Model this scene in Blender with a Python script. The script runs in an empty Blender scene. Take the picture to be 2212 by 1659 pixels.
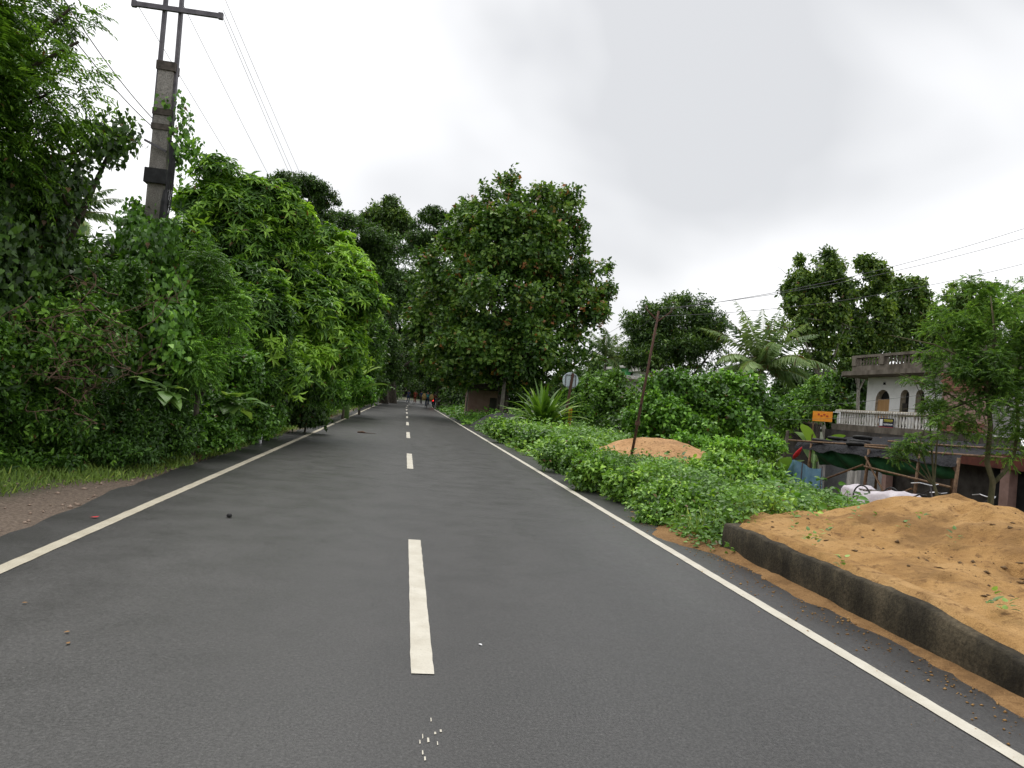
import bpy, bmesh, math, random
import numpy as np
from mathutils import Vector

# ------------------------------------------------------------------ camera
SC = bpy.context.scene
COL = SC.collection
F, CAM_H, CAM_X = 1533.0, 1.35, -0.21          # focal length in pixels of a 2212 px wide picture
YAW, PITCH, ROLL = math.radians(8.43), math.radians(1.45), math.radians(5.3)
fwd = np.array([math.sin(YAW)*math.cos(PITCH), math.cos(YAW)*math.cos(PITCH), math.sin(PITCH)])
r0 = np.array([math.cos(YAW), -math.sin(YAW), 0.0]); u0 = np.cross(r0, fwd)
RGT = r0*math.cos(ROLL)+u0*math.sin(ROLL); UPV = -r0*math.sin(ROLL)+u0*math.cos(ROLL)
CAM = np.array([CAM_X, 0.0, CAM_H])
cd = bpy.data.cameras.new('camera'); cam = bpy.data.objects.new('camera', cd); COL.objects.link(cam)
from mathutils import Matrix
cam.matrix_world = Matrix(((RGT[0], UPV[0], -fwd[0], CAM[0]), (RGT[1], UPV[1], -fwd[1], CAM[1]),
                           (RGT[2], UPV[2], -fwd[2], CAM[2]), (0, 0, 0, 1)))
cd.sensor_width = 36.0; cd.lens = 36.0*F/2212.0; cd.clip_start = 0.05; cd.clip_end = 3000
SC.camera = cam

# ------------------------------------------------------------------ world and sun
SUN_EL, SUN_AZ = math.radians(66), math.radians(-20)      # azimuth clockwise from +Y
w = bpy.data.worlds.new('World'); SC.world = w; w.use_nodes = True
nt = w.node_tree; nt.nodes.clear()
def wn(t, **k):
    n = nt.nodes.new(t)
    for a, b in k.items(): setattr(n, a, b)
    return n
sky = wn('ShaderNodeTexSky', sky_type='NISHITA', sun_disc=False, sun_elevation=SUN_EL, sun_rotation=SUN_AZ)
sky.air_density = 1.0; sky.dust_density = 4.0
skm = wn('ShaderNodeVectorMath', operation='SCALE'); skm.inputs['Scale'].default_value = 0.10
nt.links.new(sky.outputs[0], skm.inputs[0])
tc = wn('ShaderNodeTexCoord')
mp = wn('ShaderNodeMapping'); mp.inputs['Scale'].default_value = (1, 1, 1.4); mp.inputs['Location'].default_value = (-3.0, 4.0, 1.8)
nt.links.new(tc.outputs['Generated'], mp.inputs[0]); cmb = mp
nz = wn('ShaderNodeTexNoise'); nz.inputs['Scale'].default_value = 1.7; nz.inputs['Detail'].default_value = 4; nz.inputs['Roughness'].default_value = 0.45
nz.inputs['Distortion'].default_value = 0.35
nt.links.new(cmb.outputs[0], nz.inputs['Vector'])
ramp = wn('ShaderNodeValToRGB'); nt.links.new(nz.outputs['Fac'], ramp.inputs[0])
ramp.color_ramp.elements[0].position = 0.38; ramp.color_ramp.elements[0].color = (0.90, 0.90, 0.905, 1)
ramp.color_ramp.elements[1].position = 0.61; ramp.color_ramp.elements[1].color = (0.52, 0.527, 0.54, 1)
mixw = wn('ShaderNodeMixRGB'); mixw.inputs[0].default_value = 0.93
nt.links.new(skm.outputs[0], mixw.inputs[1]); nt.links.new(ramp.outputs[0], mixw.inputs[2])
bg = wn('ShaderNodeBackground'); bg.inputs[1].default_value = 1.0
nt.links.new(mixw.outputs[0], bg.inputs[0])
wo = wn('ShaderNodeOutputWorld'); nt.links.new(bg.outputs[0], wo.inputs[0])
sl = bpy.data.lights.new('sun', 'SUN'); sl.energy = 1.5; sl.angle = math.radians(40); sl.color = (1, 0.97, 0.92)
so = bpy.data.objects.new('sun', sl); COL.objects.link(so)
sd = Vector((math.sin(SUN_AZ)*math.cos(SUN_EL), math.cos(SUN_AZ)*math.cos(SUN_EL), math.sin(SUN_EL)))
so.rotation_euler = (-sd).to_track_quat('-Z', 'Y').to_euler(); so.location = (0, 0, 60)
vs = SC.view_settings; vs.view_transform = 'Standard'; vs.look = 'None'; vs.exposure = 0.56; vs.gamma = 1.0
try: vs.use_curve_mapping = False
except Exception: pass
cy = SC.cycles
cy.max_bounces = 4; cy.diffuse_bounces = 2; cy.glossy_bounces = 2; cy.transmission_bounces = 3; cy.transparent_max_bounces = 4
cy.caustics_reflective = False; cy.caustics_refractive = False
cy.use_denoising = True; cy.sample_clamp_indirect = 5

# ------------------------------------------------------------------ placing
def ray(px, py): return fwd*F + RGT*(px-1106) + UPV*(829.5-py)
def at(px, py, Y): d = ray(px, py); return CAM + d*(Y/d[1])
def atX(px, py, X): d = ray(px, py); return CAM + d*((X-CAM_X)/d[0])
def G(px, py, z=0.0): d = ray(px, py); return CAM + d*((z-CAM_H)/d[2])
def pxs(p): return float((np.array(p)-CAM) @ fwd)/F      # metres per picture pixel at p

def sstep(a, b, x): t = np.clip((x-a)/(b-a), 0, 1); return t*t*(3-2*t)
_rs = np.random.RandomState(5); _K = _rs.normal(size=(10, 3)); _PH = _rs.uniform(0, 6.28, 10)
def wob(p, k=1.0, seed=0):
    p = np.asarray(p, float); s = 0
    for i in range(10):
        s = s + np.sin(p[..., :3] @ (_K[i]*k*(1+0.22*i)) + _PH[i]*(1+seed*0.7))/(1+0.25*i)
    return s/3.2
def road_cx(y): y = np.asarray(y, float); return np.where(y > 60, 6e-4*(np.clip(y, 60, None)-60)**2 + np.where(y > 115, 2.2e-3*(np.clip(y, 115, None)-115)**2, 0), 0.0)
def gz(x, y):
    x = np.asarray(x, float); y = np.asarray(y, float); xr = x-road_cx(y)
    n = wob(np.stack([x, y, 0*x], -1), 0.55)
    dl = np.clip(-xr-3.15, 0, None); dr = np.clip(xr-3.35, 0, None)
    left = 0.02*np.clip(dl, 0, 1.5)+0.10*np.clip(dl-1.5, 0, 6)+0.03*np.clip(dl-7.5, 0, 30) + 0.05*n*sstep(0.2, 2.0, dl)
    drop = 2.05*sstep(4.2, 8.6, dr)*(1-0.85*sstep(34, 50, y))
    right = 0.10*sstep(0, .5, dr)+0.05*n*sstep(.3, 1.5, dr)-drop
    return np.where(xr < 0, left, right)-0.035

# ------------------------------------------------------------------ meshes
def make_mesh(name, V, FI, n=3):
    V = np.asarray(V, np.float32); FI = np.asarray(FI, np.int32).reshape(-1, n)
    me = bpy.data.meshes.new(name); me.vertices.add(len(V)); me.vertices.foreach_set('co', V.ravel())
    me.loops.add(FI.size); me.loops.foreach_set('vertex_index', FI.ravel())
    me.polygons.add(len(FI)); me.polygons.foreach_set('loop_start', np.arange(0, FI.size, n, dtype=np.int32))
    me.polygons.foreach_set('loop_total', np.full(len(FI), n, np.int32)); me.update(calc_edges=True)
    return me
def link(name, me, m, parent=None, loc=None, smooth=False):
    o = bpy.data.objects.new(name, me); COL.objects.link(o)
    if m is not None and me is not None and not me.materials: me.materials.append(m)
    if smooth: me.polygons.foreach_set('use_smooth', np.ones(len(me.polygons), bool))
    if parent is not None:
        o.parent = parent
        o.matrix_parent_inverse = Matrix.Translation(-Vector(parent.location)) if parent.type == 'EMPTY' else Matrix.Identity(4)
    if loc is not None: o.location = loc
    return o
def tag(o, label=None, cat=None, group=None, kind=None):
    if label: o['label'] = label
    if cat: o['category'] = cat
    if group: o['group'] = group
    if kind: o['kind'] = kind
    return o
def empty(name, loc, label, cat, group=None):
    o = bpy.data.objects.new(name, None); COL.objects.link(o); o.location = [float(c) for c in loc]; o.empty_display_size = .2
    return tag(o, label, cat, group)

class MB:
    """collects world-space shapes; build() links them as one mesh object"""
    def __init__(s): s.v = []; s.f = []
    def add(s, V, Fc):
        k = len(s.v); s.v += [tuple(map(float, p)) for p in V]; s.f += [tuple(i+k for i in q) for q in Fc]; return s
    def box(s, lo, hi, bev=0.0):
        x0, y0, z0 = lo; x1, y1, z1 = hi
        if bev <= 0:
            return s.add([(x0,y0,z0),(x1,y0,z0),(x1,y1,z0),(x0,y1,z0),(x0,y0,z1),(x1,y0,z1),(x1,y1,z1),(x0,y1,z1)],
                     [(0,3,2,1),(4,5,6,7),(0,1,5,4),(1,2,6,5),(2,3,7,6),(3,0,4,7)])
        bm = bmesh.new(); vs_ = [bm.verts.new(p) for p in [(x0,y0,z0),(x1,y0,z0),(x1,y1,z0),(x0,y1,z0),(x0,y0,z1),(x1,y0,z1),(x1,y1,z1),(x0,y1,z1)]]
        for q in [(0,3,2,1),(4,5,6,7),(0,1,5,4),(1,2,6,5),(2,3,7,6),(3,0,4,7)]: bm.faces.new([vs_[i] for i in q])
        bmesh.ops.bevel(bm, geom=bm.edges[:], offset=bev, segments=1, affect='EDGES', profile=.5)
        bm.verts.index_update(); s.add([v.co for v in bm.verts], [[v.index for v in f.verts] for f in bm.faces]); bm.free(); return s
    def tube(s, pts, rad, n=8, cap=True):
        pts = [np.array(p, float) for p in pts]
        if np.isscalar(rad): rad = [rad]*len(pts)
        V = []; ref = np.array([.31, .57, .76])
        for i, p in enumerate(pts):
            t = pts[min(i+1, len(pts)-1)]-pts[max(i-1, 0)]; t = t/(np.linalg.norm(t)+1e-9)
            a = np.cross(t, ref)
            if np.linalg.norm(a) < .1: a = np.cross(t, [1, 0, 0])
            a /= np.linalg.norm(a); b = np.cross(t, a)
            for k in range(n):
                th = 2*math.pi*k/n; V.append(p+rad[i]*(a*math.cos(th)+b*math.sin(th)))
        Fc = [(i*n+k, i*n+(k+1) % n, (i+1)*n+(k+1) % n, (i+1)*n+k) for i in range(len(pts)-1) for k in range(n)]
        if cap: Fc += [tuple(range(n-1, -1, -1)), tuple((len(pts)-1)*n+k for k in range(n))]
        return s.add(V, Fc)
    def bar(s, a, b, w, h, up=(0, 0, 1)):
        a = np.array(a, float); b = np.array(b, float); t = b-a; t /= np.linalg.norm(t)
        sd_ = np.cross(t, up); sd_ = sd_/np.linalg.norm(sd_)*w/2; u = np.cross(sd_, t); u = u/np.linalg.norm(u)*h/2
        V = [a-sd_-u, a+sd_-u, a+sd_+u, a-sd_+u, b-sd_-u, b+sd_-u, b+sd_+u, b-sd_+u]
        return s.add(V, [(0,3,2,1),(4,5,6,7),(0,1,5,4),(1,2,6,5),(2,3,7,6),(3,0,4,7)])
    def lathe(s, c, prof, n=12, axis=2):
        V = []
        for r, h in prof:
            for k in range(n):
                th = 2*math.pi*k/n; q = [r*math.cos(th), r*math.sin(th), h]
                if axis == 1: q = [q[0], q[2], q[1]]
                if axis == 0: q = [q[2], q[0], q[1]]
                V.append(np.array(c)+q)
        Fc = [(i*n+k, i*n+(k+1) % n, (i+1)*n+(k+1) % n, (i+1)*n+k) for i in range(len(prof)-1) for k in range(n)]
        Fc += [tuple(range(n-1, -1, -1)), tuple((len(prof)-1)*n+k for k in range(n))]
        return s.add(V, Fc)
    def torus(s, c, R, r, ax, n=24, m=8):
        ax = np.array(ax, float)/np.linalg.norm(ax); a = np.cross(ax, [.3, .5, .8]); a /= np.linalg.norm(a); b = np.cross(ax, a)
        V = []
        for i in range(n):
            d = a*math.cos(2*math.pi*i/n)+b*math.sin(2*math.pi*i/n)
            for j in range(m):
                V.append(np.array(c)+d*(R+r*math.cos(2*math.pi*j/m))+ax*r*math.sin(2*math.pi*j/m))
        Fc = [(i*m+j, ((i+1) % n)*m+j, ((i+1) % n)*m+(j+1) % m, i*m+(j+1) % m) for i in range(n) for j in range(m)]
        return s.add(V, Fc)
    def build(s, name, m, parent=None, smooth=False):
        me = bpy.data.meshes.new(name); me.from_pydata(s.v, [], s.f); me.update()
        bm = bmesh.new(); bm.from_mesh(me); bmesh.ops.recalc_face_normals(bm, faces=bm.faces); bm.to_mesh(me); bm.free()
        o = link(name, me, m, parent, smooth=smooth)
        return o

# ------------------------------------------------------------------ materials
def nodes(name):
    m = bpy.data.materials.new(name); m.use_nodes = True; t = m.node_tree; t.nodes.clear()
    out = t.nodes.new('ShaderNodeOutputMaterial'); b = t.nodes.new('ShaderNodeBsdfPrincipled'); t.links.new(b.outputs[0], out.inputs[0])
    return m, t, b, out
def ramp_node(t, stops, src=None):
    r = t.nodes.new('ShaderNodeValToRGB'); e = r.color_ramp.elements
    while len(e) > 1: e.remove(e[-1])
    e[0].position = stops[0][0]; e[0].color = (*stops[0][1], 1)
    for p, c in stops[1:]:
        q = e.new(p); q.color = (*c, 1)
    if src is not None: t.links.new(src, r.inputs[0])
    return r
def noise_node(t, scale, detail=4, rough=.55, vec=None, stretch=None):
    n = t.nodes.new('ShaderNodeTexNoise'); n.inputs['Scale'].default_value = scale; n.inputs['Detail'].default_value = detail; n.inputs['Roughness'].default_value = rough
    g = t.nodes.new('ShaderNodeNewGeometry'); src = g.outputs['Position']
    if stretch:
        mp = t.nodes.new('ShaderNodeMapping'); mp.inputs['Scale'].default_value = stretch; t.links.new(src, mp.inputs[0]); src = mp.outputs[0]
    t.links.new(src, n.inputs['Vector']); return n
def surf(name, c1, c2, scale=6, rough=.7, bump=.0, bscale=None, spec=.3, stretch=None, metal=0, c3=None, lo=.35, hi=.65, bdist=.01, fine=None):
    """two- or three-tone noisy surface with optional bump"""
    m, t, b, out = nodes(name)
    n = noise_node(t, scale, 6, .6, stretch=stretch)
    st = [(lo, c1), (hi, c2)] if c3 is None else [(lo, c1), ((lo+hi)/2, c2), (hi, c3)]
    r = ramp_node(t, st, n.outputs['Fac']); col = r.outputs[0]
    if fine:
        n3 = noise_node(t, fine, 2, .6); r3 = ramp_node(t, [(.3, (.55, .55, .55)), (.7, (1.25, 1.25, 1.25))], n3.outputs['Fac'])
        mx = t.nodes.new('ShaderNodeMixRGB'); mx.blend_type = 'MULTIPLY'; mx.inputs[0].default_value = 1
        t.links.new(col, mx.inputs[1]); t.links.new(r3.outputs[0], mx.inputs[2]); col = mx.outputs[0]
    t.links.new(col, b.inputs['Base Color'])
    b.inputs['Roughness'].default_value = rough; b.inputs['Specular IOR Level'].default_value = spec; b.inputs['Metallic'].default_value = metal
    if bump:
        n2 = noise_node(t, bscale or scale*4, 5, .6); bp = t.nodes.new('ShaderNodeBump'); bp.inputs['Strength'].default_value = bump; bp.inputs['Distance'].default_value = bdist
        t.links.new(n2.outputs['Fac'], bp.inputs['Height']); t.links.new(bp.outputs[0], b.inputs['Normal'])
    return m
def leafmat(name, stops, rough=.42, trans=.24, spec=.4):
    """per-leaf colour from the 'tint' attribute, part of the light passes through the blade"""
    m, t, b, out = nodes(name)
    a = t.nodes.new('ShaderNodeAttribute'); a.attribute_name = 'tint'
    r = ramp_node(t, [(p_, tuple(x*(.62+.55*p_) for x in (c_[0]*2.45, c_[1]*2.05, c_[2]*1.6))) for p_, c_ in [(q_*.975, e_) for q_, e_ in stops]]+[(1.0, (.15, .085, .035))], a.outputs['Fac'])
    t.links.new(r.outputs[0], b.inputs['Base Color']); b.inputs['Roughness'].default_value = rough; b.inputs['Specular IOR Level'].default_value = spec
    tr = t.nodes.new('ShaderNodeBsdfTranslucent')
    mc = t.nodes.new('ShaderNodeMixRGB'); mc.blend_type = 'MULTIPLY'; mc.inputs[0].default_value = 1; mc.inputs[2].default_value = (1.5, 1.5, .7, 1)
    t.links.new(r.outputs[0], mc.inputs[1]); t.links.new(mc.outputs[0], tr.inputs[0])
    mx = t.nodes.new('ShaderNodeMixShader'); mx.inputs[0].default_value = trans
    t.links.new(b.outputs[0], mx.inputs[1]); t.links.new(tr.outputs[0], mx.inputs[2]); t.links.new(mx.outputs[0], out.inputs[0])
    return m
M = {}
# foliage: dark, middle, young
M['whorl'] = leafmat('leaf_whorl', [(0, (.022, .068, .012)), (.5, (.05, .135, .022)), (1, (.13, .26, .04))])
M['broad'] = leafmat('leaf_broad', [(0, (.02, .06, .012)), (.6, (.042, .115, .02)), (1, (.085, .19, .03))])
M['vine'] = leafmat('leaf_vine', [(0, (.025, .075, .014)), (.6, (.05, .14, .022)), (1, (.10, .23, .035))])
M['dark'] = leafmat('leaf_dark', [(0, (.014, .04, .011)), (.6, (.028, .07, .016)), (1, (.05, .12, .022))])
M['neem'] = leafmat('leaf_neem', [(0, (.022, .06, .014)), (.6, (.045, .115, .02)), (1, (.09, .19, .035))], trans=.34)
M['fern'] = leafmat('leaf_fern', [(0, (.03, .085, .02)), (.6, (.06, .155, .03)), (1, (.11, .25, .04))], rough=.55)
M['feather'] = leafmat('leaf_feather', [(0, (.028, .075, .02)), (.6, (.052, .125, .03)), (1, (.095, .19, .045))], rough=.55, trans=.4)
M['peepal'] = leafmat('leaf_flush', [(0, (.017, .052, .014)), (.5, (.038, .095, .022)), (.80, (.068, .145, .032)), (.87, (.09, .125, .035)), (.94, (.115, .075, .035)), (1, (.125, .06, .03))])
M['mango'] = leafmat('leaf_mango', [(0, (.016, .045, .013)), (.6, (.034, .08, .02)), (1, (.07, .14, .03))])
M['teak'] = leafmat('leaf_teak', [(0, (.02, .05, .014)), (.6, (.045, .10, .024)), (1, (.10, .17, .04))])
M['cover'] = leafmat('leaf_cover', [(0, (.034, .095, .019)), (.55, (.075, .18, .034)), (1, (.145, .27, .052))])
M['grass'] = leafmat('leaf_grass', [(0, (.05, .10, .022)), (.6, (.09, .17, .035)), (1, (.17, .23, .06))], rough=.6)
M['palm'] = leafmat('leaf_palm', [(0, (.04, .085, .035)), (.6, (.065, .13, .055)), (1, (.105, .175, .075))], rough=.4)
M['banana'] = leafmat('leaf_banana', [(0, (.035, .085, .02)), (.5, (.06, .13, .03)), (1, (.11, .19, .05))], rough=.35, trans=.35)
M['strap'] = leafmat('leaf_strap', [(0, (.03, .08, .015)), (.6, (.06, .14, .022)), (1, (.15, .22, .05))], rough=.35)
M['taro'] = leafmat('leaf_taro', [(0, (.035, .09, .022)), (.5, (.06, .14, .035)), (1, (.11, .20, .065))], rough=.4)
M['bark'] = surf('bark', (.035, .028, .02), (.10, .085, .065), 9, .9, .8, 30, stretch=(1, 1, .3))
M['bark_pale'] = surf('bark_pale', (.13, .115, .095), (.30, .28, .24), 7, .9, .5, 30, stretch=(1, 1, .4))
M['bark_mossy'] = surf('bark_mossy', (.05, .055, .025), (.13, .11, .06), 9, .9, .6, 30, stretch=(1, 1, .4))
M['twig'] = surf('dry_twig', (.07, .042, .03), (.17, .11, .075), 14, .95)
# ground and road
def asphalt():
    m, t, b, out = nodes('asphalt')
    n1 = noise_node(t, 75, 6, .8); n2 = noise_node(t, .5, 4, .6, stretch=(1, .15, 1)); n3 = noise_node(t, 2.3, 5, .6); n5 = noise_node(t, 55, 2, .9)
    r1 = ramp_node(t, [(.30, (.018, .0175, .0172)), (.5, (.043, .042, .0415)), (.70, (.092, .090, .088))], n1.outputs['Fac'])
    r2 = ramp_node(t, [(.3, (.90, .90, .90)), (.7, (1.1, 1.1, 1.09))], n2.outputs['Fac'])
    mx = t.nodes.new('ShaderNodeMixRGB'); mx.blend_type = 'MULTIPLY'; mx.inputs[0].default_value = 1
    t.links.new(r1.outputs[0], mx.inputs[1]); t.links.new(r2.outputs[0], mx.inputs[2])
    g = t.nodes.new('ShaderNodeNewGeometry'); sx = t.nodes.new('ShaderNodeSeparateXYZ'); t.links.new(g.outputs['Position'], sx.inputs[0])
    ad = t.nodes.new('ShaderNodeMath'); ad.operation = 'MULTIPLY_ADD'; t.links.new(n2.outputs['Fac'], ad.inputs[0]); ad.inputs[1].default_value = .5; t.links.new(sx.outputs[0], ad.inputs[2])
    mr = t.nodes.new('ShaderNodeMapRange'); t.links.new(ad.outputs[0], mr.inputs[0]); mr.inputs[1].default_value = -3.0; mr.inputs[2].default_value = 3.4
    tk_ = ramp_node(t, [(0, (.80,)*3), (.14, (1.02,)*3), (.24, (1.12,)*3), (.36, (.93,)*3), (.45, (1.1,)*3), (.53, (.92,)*3), (.62, (1.15,)*3), (.74, (.95,)*3), (.84, (1.14,)*3), (.93, (.95,)*3), (1, (.72,)*3)], mr.outputs[0])
    m3 = t.nodes.new('ShaderNodeMixRGB'); m3.blend_type = 'MULTIPLY'; m3.inputs[0].default_value = .8; t.links.new(mx.outputs[0], m3.inputs[1]); t.links.new(tk_.outputs[0], m3.inputs[2]); mx = m3
    r6 = ramp_node(t, [(.34, (.6,)*3), (.5, (1,)*3), (.68, (1,)*3), (.76, (1.9, 1.85, 1.8))], n5.outputs['Fac'])
    m2 = t.nodes.new('ShaderNodeMixRGB'); m2.blend_type = 'MULTIPLY'; m2.inputs[0].default_value = 1
    t.links.new(mx.outputs[0], m2.inputs[1]); t.links.new(r6.outputs[0], m2.inputs[2]); t.links.new(m2.outputs[0], b.inputs['Base Color'])
    rr = ramp_node(t, [(.3, (.36,)*3), (.7, (.50,)*3)], n3.outputs['Fac']); t.links.new(rr.outputs[0], b.inputs['Roughness'])
    b.inputs['Specular IOR Level'].default_value = .5
    bp = t.nodes.new('ShaderNodeBump'); bp.inputs['Strength'].default_value = .35; bp.inputs['Distance'].default_value = .006
    n4 = noise_node(t, 90, 4, .75); t.links.new(n4.outputs['Fac'], bp.inputs['Height']); t.links.new(bp.outputs[0], b.inputs['Normal'])
    return m
M['asphalt'] = asphalt()
def paint(name, c, worn):
    m, t, b, out = nodes(name)
    n1 = noise_node(t, 120, 4, .75); n2 = noise_node(t, 5, 4, .6)
    r1 = ramp_node(t, [(worn-.05, (.10, .095, .085)), (worn+.03, tuple(.86*x for x in c)), (.75, c)], n1.outputs['Fac'])
    r2 = ramp_node(t, [(.3, (.82, .80, .76)), (.7, (1.05, 1.05, 1.05))], n2.outputs['Fac'])
    mx = t.nodes.new('ShaderNodeMixRGB'); mx.blend_type = 'MULTIPLY'; mx.inputs[0].default_value = 1
    t.links.new(r1.outputs[0], mx.inputs[1]); t.links.new(r2.outputs[0], mx.inputs[2])
    n3 = noise_node(t, 26, 8, .85); r3 = ramp_node(t, [(.30, (.75,)*3), (.41, (0, 0, 0))], n3.outputs['Fac'])
    m4 = t.nodes.new('ShaderNodeMixRGB'); t.links.new(r3.outputs[0], m4.inputs[0]); t.links.new(mx.outputs[0], m4.inputs[1]); m4.inputs[2].default_value = (.10, .095, .085, 1)
    t.links.new(m4.outputs[0], b.inputs['Base Color'])
    b.inputs['Roughness'].default_value = .7
    return m
M['paint'] = paint('road_paint', (.60, .57, .49), .33)
M['paint_edge'] = paint('edge_paint', (.50, .46, .36), .36)
def ground_mat():
    m, t, b, out = nodes('earth')
    a = t.nodes.new('ShaderNodeAttribute'); a.attribute_name = 'bare'
    n1 = noise_node(t, 30, 5, .7); n2 = noise_node(t, 1.2, 4, .6); n3 = noise_node(t, 90, 3, .7)
    rs = ramp_node(t, [(.3, (.075, .056, .042)), (.5, (.15, .11, .08)), (.7, (.27, .21, .16))], n1.outputs['Fac'])
    rg = ramp_node(t, [(.3, (.022, .03, .012)), (.7, (.055, .065, .022))], n2.outputs['Fac'])
    mx = t.nodes.new('ShaderNodeMixRGB'); t.links.new(a.outputs['Fac'], mx.inputs[0]); t.links.new(rg.outputs[0], mx.inputs[1]); t.links.new(rs.outputs[0], mx.inputs[2])
    t.links.new(mx.outputs[0], b.inputs['Base Color']); b.inputs['Roughness'].default_value = .92
    bp = t.nodes.new('ShaderNodeBump'); bp.inputs['Strength'].default_value = .9; bp.inputs['Distance'].default_value = .02
    t.links.new(n3.outputs['Fac'], bp.inputs['Height']); t.links.new(bp.outputs[0], b.inputs['Normal'])
    return m
M['earth'] = ground_mat()
def sand_mat(name, a_, b_, c_):
    m, t, b, out = nodes(name)
    n1 = noise_node(t, 1.6, 6, .62); n2 = noise_node(t, 140, 3, .7); n3 = noise_node(t, 11, 6, .72); n5 = noise_node(t, 1.1, 5, .65)
    r1 = ramp_node(t, [(.32, a_), (.5, b_), (.68, c_)], n1.outputs['Fac'])
    r2 = ramp_node(t, [(.25, (.72, .7, .68)), (.75, (1.2, 1.2, 1.2))], n2.outputs['Fac'])
    mx = t.nodes.new('ShaderNodeMixRGB'); mx.blend_type = 'MULTIPLY'; mx.inputs[0].default_value = 1
    t.links.new(r1.outputs[0], mx.inputs[1]); t.links.new(r2.outputs[0], mx.inputs[2])
    r5 = ramp_node(t, [(.53, (0, 0, 0)), (.66, (1, 1, 1))], n3.outputs['Fac'])
    mx2 = t.nodes.new('ShaderNodeMixRGB'); t.links.new(r5.outputs[0], mx2.inputs[0]); t.links.new(mx.outputs[0], mx2.inputs[1]); mx2.inputs[2].default_value = (.19, .105, .045, 1)
    r7 = ramp_node(t, [(.54, (0, 0, 0)), (.66, (.75,)*3)], n5.outputs['Fac']); mx3 = t.nodes.new('ShaderNodeMixRGB'); t.links.new(r7.outputs[0], mx3.inputs[0]); t.links.new(mx2.outputs[0], mx3.inputs[1]); mx3.inputs[2].default_value = (a_[0]*.62, a_[1]*.62, a_[2]*.66, 1); mx2 = mx3
    t.links.new(mx2.outputs[0], b.inputs['Base Color']); b.inputs['Roughness'].default_value = .95; b.inputs['Specular IOR Level'].default_value = .15
    bp = t.nodes.new('ShaderNodeBump'); bp.inputs['Strength'].default_value = 1.0; bp.inputs['Distance'].default_value = .05
    t.links.new(n3.outputs['Fac'], bp.inputs['Height']); t.links.new(bp.outputs[0], b.inputs['Normal'])
    return m
M['sand'] = sand_mat('orange_sand', (.31, .175, .068), (.43, .255, .10), (.50, .31, .135))
M['sand_drift'] = sand_mat('washed_sand', (.20, .115, .05), (.29, .17, .075), (.35, .21, .095))
M['sand_far'] = sand_mat('pinkish_sand', (.44, .25, .12), (.54, .32, .16), (.60, .38, .20))
M['sand_dark'] = sand_mat('damp_sand', (.25, .14, .065), (.34, .20, .09), (.42, .25, .12))
M['clod'] = surf('clod', (.10, .065, .035), (.22, .14, .07), 30, .95, .5, 90)
M['gravel'] = surf('dark_gravel', (.018, .018, .02), (.07, .068, .07), 45, .85, 1.0, 60, bdist=.03)
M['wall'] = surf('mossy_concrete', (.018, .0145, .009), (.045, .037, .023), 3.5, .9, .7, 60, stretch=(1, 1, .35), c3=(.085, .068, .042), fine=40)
M['pole'] = surf('pole_concrete', (.20, .185, .165), (.33, .31, .285), 5, .85, .3, 60, stretch=(1, 1, .3), fine=60)
M['pole_stain'] = surf('pole_band', (.05, .042, .036), (.12, .10, .085), 12, .8)
M['steel'] = surf('painted_steel', (.09, .085, .095), (.16, .15, .165), 8, .55, metal=.2)
M['rust'] = surf('rust', (.035, .02, .016), (.10, .05, .035), 10, .8, .3, 40, c3=(.06, .03, .022))
M['blackp'] = surf('black_plastic', (.012, .012, .013), (.035, .035, .038), 8, .45)
M['wire'] = surf('wire', (.10, .10, .11), (.16, .16, .17), 3, .5)
M['galv'] = surf('sign_back', (.50, .57, .64), (.62, .69, .75), 14, .5, metal=.15, fine=50)
M['yellow'] = surf('marker_yellow', (.45, .22, .02), (.62, .33, .03), 10, .6)
M['red'] = surf('red_paint', (.35, .03, .02), (.50, .06, .03), 10, .6)
M['redboard'] = surf('red_board', (.30, .055, .02), (.42, .10, .03), 8, .6)
M['fascia'] = surf('fascia', (.07, .02, .014), (.12, .035, .022), 4, .8)
M['orange'] = surf('orange_board', (.72, .24, .02), (.85, .32, .03), 6, .6)
M['white'] = surf('white_wall', (.74, .74, .72), (.84, .84, .83), 1.5, .8, .1, 30, fine=None, c3=(.87, .87, .86))
M['whitedirty'] = surf('stained_white', (.46, .44, .40), (.80, .78, .75), 5, .8, .2, 30, stretch=(1, 1, .3))
M['frieze'] = surf('stained_cream', (.30, .25, .17), (.58, .52, .42), 8, .8)
M['concrete'] = surf('old_concrete', (.075, .062, .048), (.19, .165, .135), 2.2, .9, .4, 30, stretch=(1, 1, .5))
M['concrete_dark'] = surf('dark_concrete', (.03, .026, .023), (.075, .068, .06), 2, .9, .4, 30)  # darkened for the shade below the balcony; other dark parts share it
M['brick'] = surf('red_brick', (.17, .075, .05), (.27, .13, .095), 9, .9, .3, 40)
M['pink'] = surf('pink_plaster', (.24, .15, .125), (.33, .215, .185), 3, .85, .2, 30)
M['ochre'] = surf('ochre_curtain', (.42, .24, .10), (.55, .33, .16), 4, .85, stretch=(1, 6, .3))
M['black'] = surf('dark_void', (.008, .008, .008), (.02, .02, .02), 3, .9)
M['shutter'] = surf('shutter_steel', (.30, .31, .33), (.42, .43, .45), 2.5, .55, metal=.1, fine=25)
M['tarp'] = surf('black_tarp', (.006, .006, .008), (.02, .02, .024), 4, .6, 1.0, 7, spec=.12, bdist=.08)
M['net'] = surf('green_net', (.008, .05, .018), (.02, .10, .035), 5, .8)
M['bamboo'] = surf('bamboo', (.09, .05, .03), (.22, .135, .075), 12, .7)
M['rubber'] = surf('rubber', (.012, .012, .012), (.03, .03, .03), 12, .6)
M['blue'] = surf('blue_sheet', (.12, .26, .40), (.22, .38, .52), 4, .5)
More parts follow.
